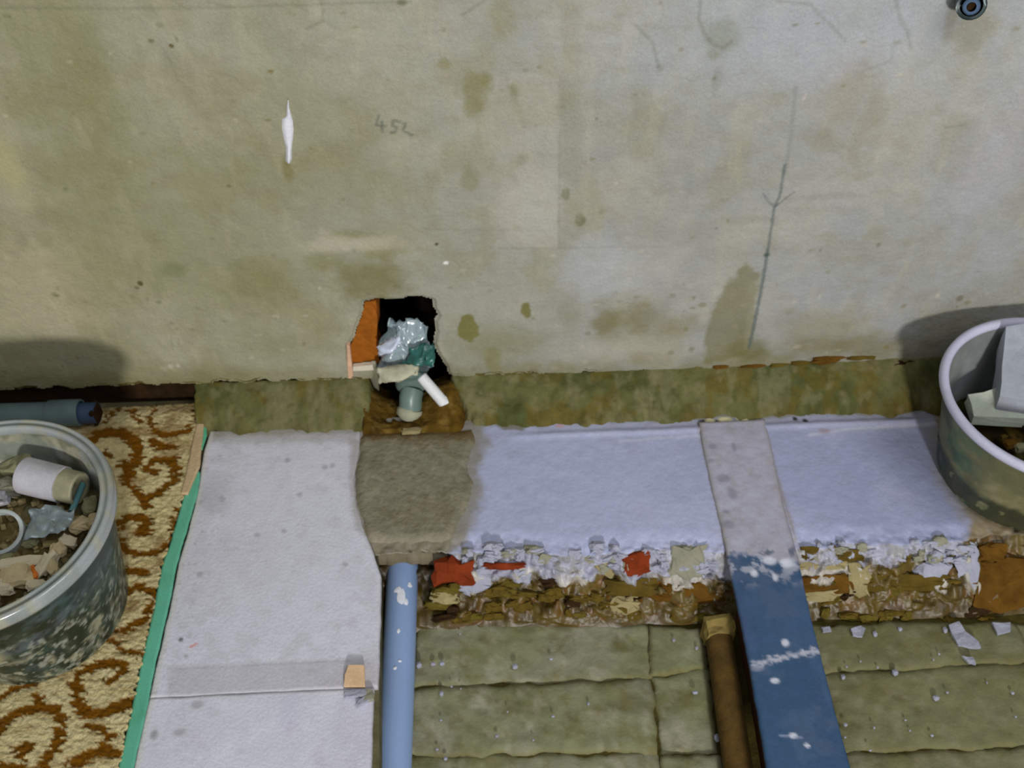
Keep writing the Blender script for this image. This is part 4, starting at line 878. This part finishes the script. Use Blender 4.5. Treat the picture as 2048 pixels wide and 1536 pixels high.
for i, (x, y, w, h, r, mm, lb) in enumerate([
    (48, 1124, 84, 17, .28, pale, 'long pale splinter of render above the front rim'), (116, 1100, 28, 22, .2, beige, 'rounded beige chip high at right below the foil'),
    (92, 1128, 22, 44, -.5, pale, 'upright pale wedge chip beside the long splinter'), (106, 1134, 18, 26, .5, beige, 'small beige chip touching the pale wedge'),
    (66, 1146, 14, 26, .5, orange, 'small orange brick chip near the front rim'), (36, 1152, 62, 34, .1, beige, 'largest beige chip lying low at the front'),
    (10, 1172, 30, 26, .3, pale, 'pale chip at the left frame edge inside the front rim'), (30, 932, 66, 34, .1, olive, 'grey-olive mortar lump left of the coupling'),
    (22, 974, 56, 32, -.2, grey_m, 'grey mortar lump below the coupling’s left end'.replace('’', "'")), (2, 995, 30, 26, .2, cp_m, 'white lump at the left frame edge above the pipe ring'),
    (160, 1050, 34, 24, .3, beige, 'beige chip right of the foil tip'), (138, 1082, 30, 18, -.3, pale, 'flat pale chip under the foil tip'),
    (60, 1085, 26, 16, .1, olive, 'olive chip directly below the foil'), (180, 1012, 26, 30, .2, olive, 'olive lump against the right inner side'),
    (188, 1040, 20, 24, .1, beige, 'tiny beige chip beside the inner right side'), (72, 1170, 30, 16, .4, pale, 'thin pale chip behind the front rim'), (12, 1120, 24, 18, .1, olive, 'olive chip under the cut ring')]):
    o = chunk('rubble_chip', PZ(x, y, zt - .002), (w * .00068, h * .00078, min(w, h) * .0006), (rnd.uniform(-.3, .3), rnd.uniform(-.3, .3), r), 1000 + i, mm, None, .26, 2, .5)
    tag(o, lb + (' in the left bucket' if 'bucket' not in lb else ''), 'chip', 'chips in the left bucket')
# --- right bucket
RX, RY, RH, RR, RB = 0.802, 0.9661, 0.191, 0.1641, 0.1199
RZ = 0.004
def colR(x, y, z, th, r):
    u = th * .16; p = Paint(u, z, (104, 104, 72), None)
    p.mott(14, .7, (122, 118, 82), .45, .62, 961); p.mott(22, .6, (84, 92, 62), .5, .66, 962); p.mott(45, .5, (142, 134, 100), .56, .7, 963)
    k = sm(.02, .0, z - .052 + .03 * (fbm(u, z, 40, 964) - .5)); p.mix(.8 * k * (fbm(u, z, 26, 965) > .42), (26, 34, 22)); p.mix(.65 * sm(.75, .3, np.abs(th - 3.15)) * sm(.4, .6, fbm(u, z, 20, 966)), (34, 50, 42)); p.mix(.4 * sm(.4, .1, np.abs(th - 3.45)) * sm(.45, .6, fbm(u, z, 30, 967)), (48, 104, 78))
    return p.col
def colRi(x, y, z, th, r):
    u = th * .16; p = Paint(u, z, (118, 122, 122), None); p.mott(12, .5, (100, 104, 98), .45, .65, 968); p.mott(40, .4, (134, 132, 118), .55, .7, 969); p.mix(.8 * sm(.07, .04, z), (30, 24, 12)); return p.col
def colRr(x, y, z, th, r):
    p = Paint(th * .16, r, (184, 184, 204), None); p.mott(30, .3, (164, 164, 178), .5, .7, 970); return p.col
br = empty('bucket', (RX, RY, RZ)); tag(br, 'muddy olive bucket with a thin white rim, standing on the white ledge at right', 'bucket', 'mud-splashed buckets')
H = RH - RZ
lathe('shell', densify([(0, .001), (RB - .008, .001), (RB, .006), (RR - .006, H - .006)]), RX, RY, mat('bucket_outer_right', None, .55, .4, .3, 90, .1), br, colR, cz=RZ)
lathe('lining', densify([(RR - .011, H - .006), (RB - .005, .009), (0, .008)]), RX, RY, mat('bucket_inner_right', None, .6, .3, .15, 90, .1), br, colRi, cz=RZ)
lathe('rim', [(RR - .007, H - .012), (RR - .001, H - .012), (RR + .0015, H - .007), (RR, H - .001), (RR - .004, H + .001), (RR - .010, H), (RR - .013, H - .005), (RR - .012, H - .01)], RX, RY, mat('bucket_rim_right', None, .45, .4, .05, 90, .04), br, colRr, 160, RZ)
rr = np.linspace(0, .131, 24)[:, None]
Xr = RX + rr * np.cos(th); Yr = RY + rr * np.sin(th); Zr = .060 + .02 * (fbm(Xr, Yr, 30, 991) - .5)
p = Paint(Xr, Yr, (44, 34, 16), None); p.mott(40, .7, (110, 88, 36), .55, .7, 992); p.mott(30, .6, (60, 72, 30), .55, .7, 993)
ro2 = link('rubble', np_mesh('rubble', np.stack([Xr, Yr, Zr], -1), grid_faces(90, 24, True), p.col), mat('rubble_bed', None)); tag(ro2, 'dark brown rubble at the bottom of the right bucket', 'rubble', kind='stuff')
def slabby(name, px, z, th_, m, label, cat, tilt=0):
    pts3 = []
    for k_, (x, y, *dz) in enumerate(px): pts3.append(PZ(x, y, z + (dz[0] if dz else 0)))
    o = ext_poly(name, pts3, -th_, m, None, nrm=(0, .1, 1), cuts=1, jit=0.0015); tag(o, label, cat); return o
slabby('concrete_block', [(2012, 652, .05), (2100, 640, .05), (2120, 812, 0), (2000, 792, 0), (2004, 735, .02)], .150, .05, mat('pale_block', (150, 154, 162), .8, .3, .3, 90, .1), 'pale grey concrete block leaning on the rim inside the right bucket', 'block')
slabby('plaster_slab', [(1936, 790, .01), (1998, 774, .02), (2050, 786, .02), (2052, 838, 0), (1948, 832, -.005)], .120, .018, mat('greenish_white', (178, 184, 168), .8, .3, .3, 90, .12), 'flat off-white plaster slab wedged below the grey block in the right bucket', 'plaster slab')
for i, (x, y, w, h, mm, lb) in enumerate([(2020, 888, 26, 16, ochre_m, 'ochre brick crumb'), (2040, 896, 22, 14, olive, 'olive mortar crumb'), (2006, 876, 14, 9, brown_m, 'little brown brick crumb')]):
    o = chunk('rubble_chip', PZ(x, y, .078), (w * .0007, h * .0008, .012), (0, 0, .3), 1100 + i, mm, None, .14); tag(o, lb + ' at the bottom of the right bucket', 'chip', 'chips in the right bucket')
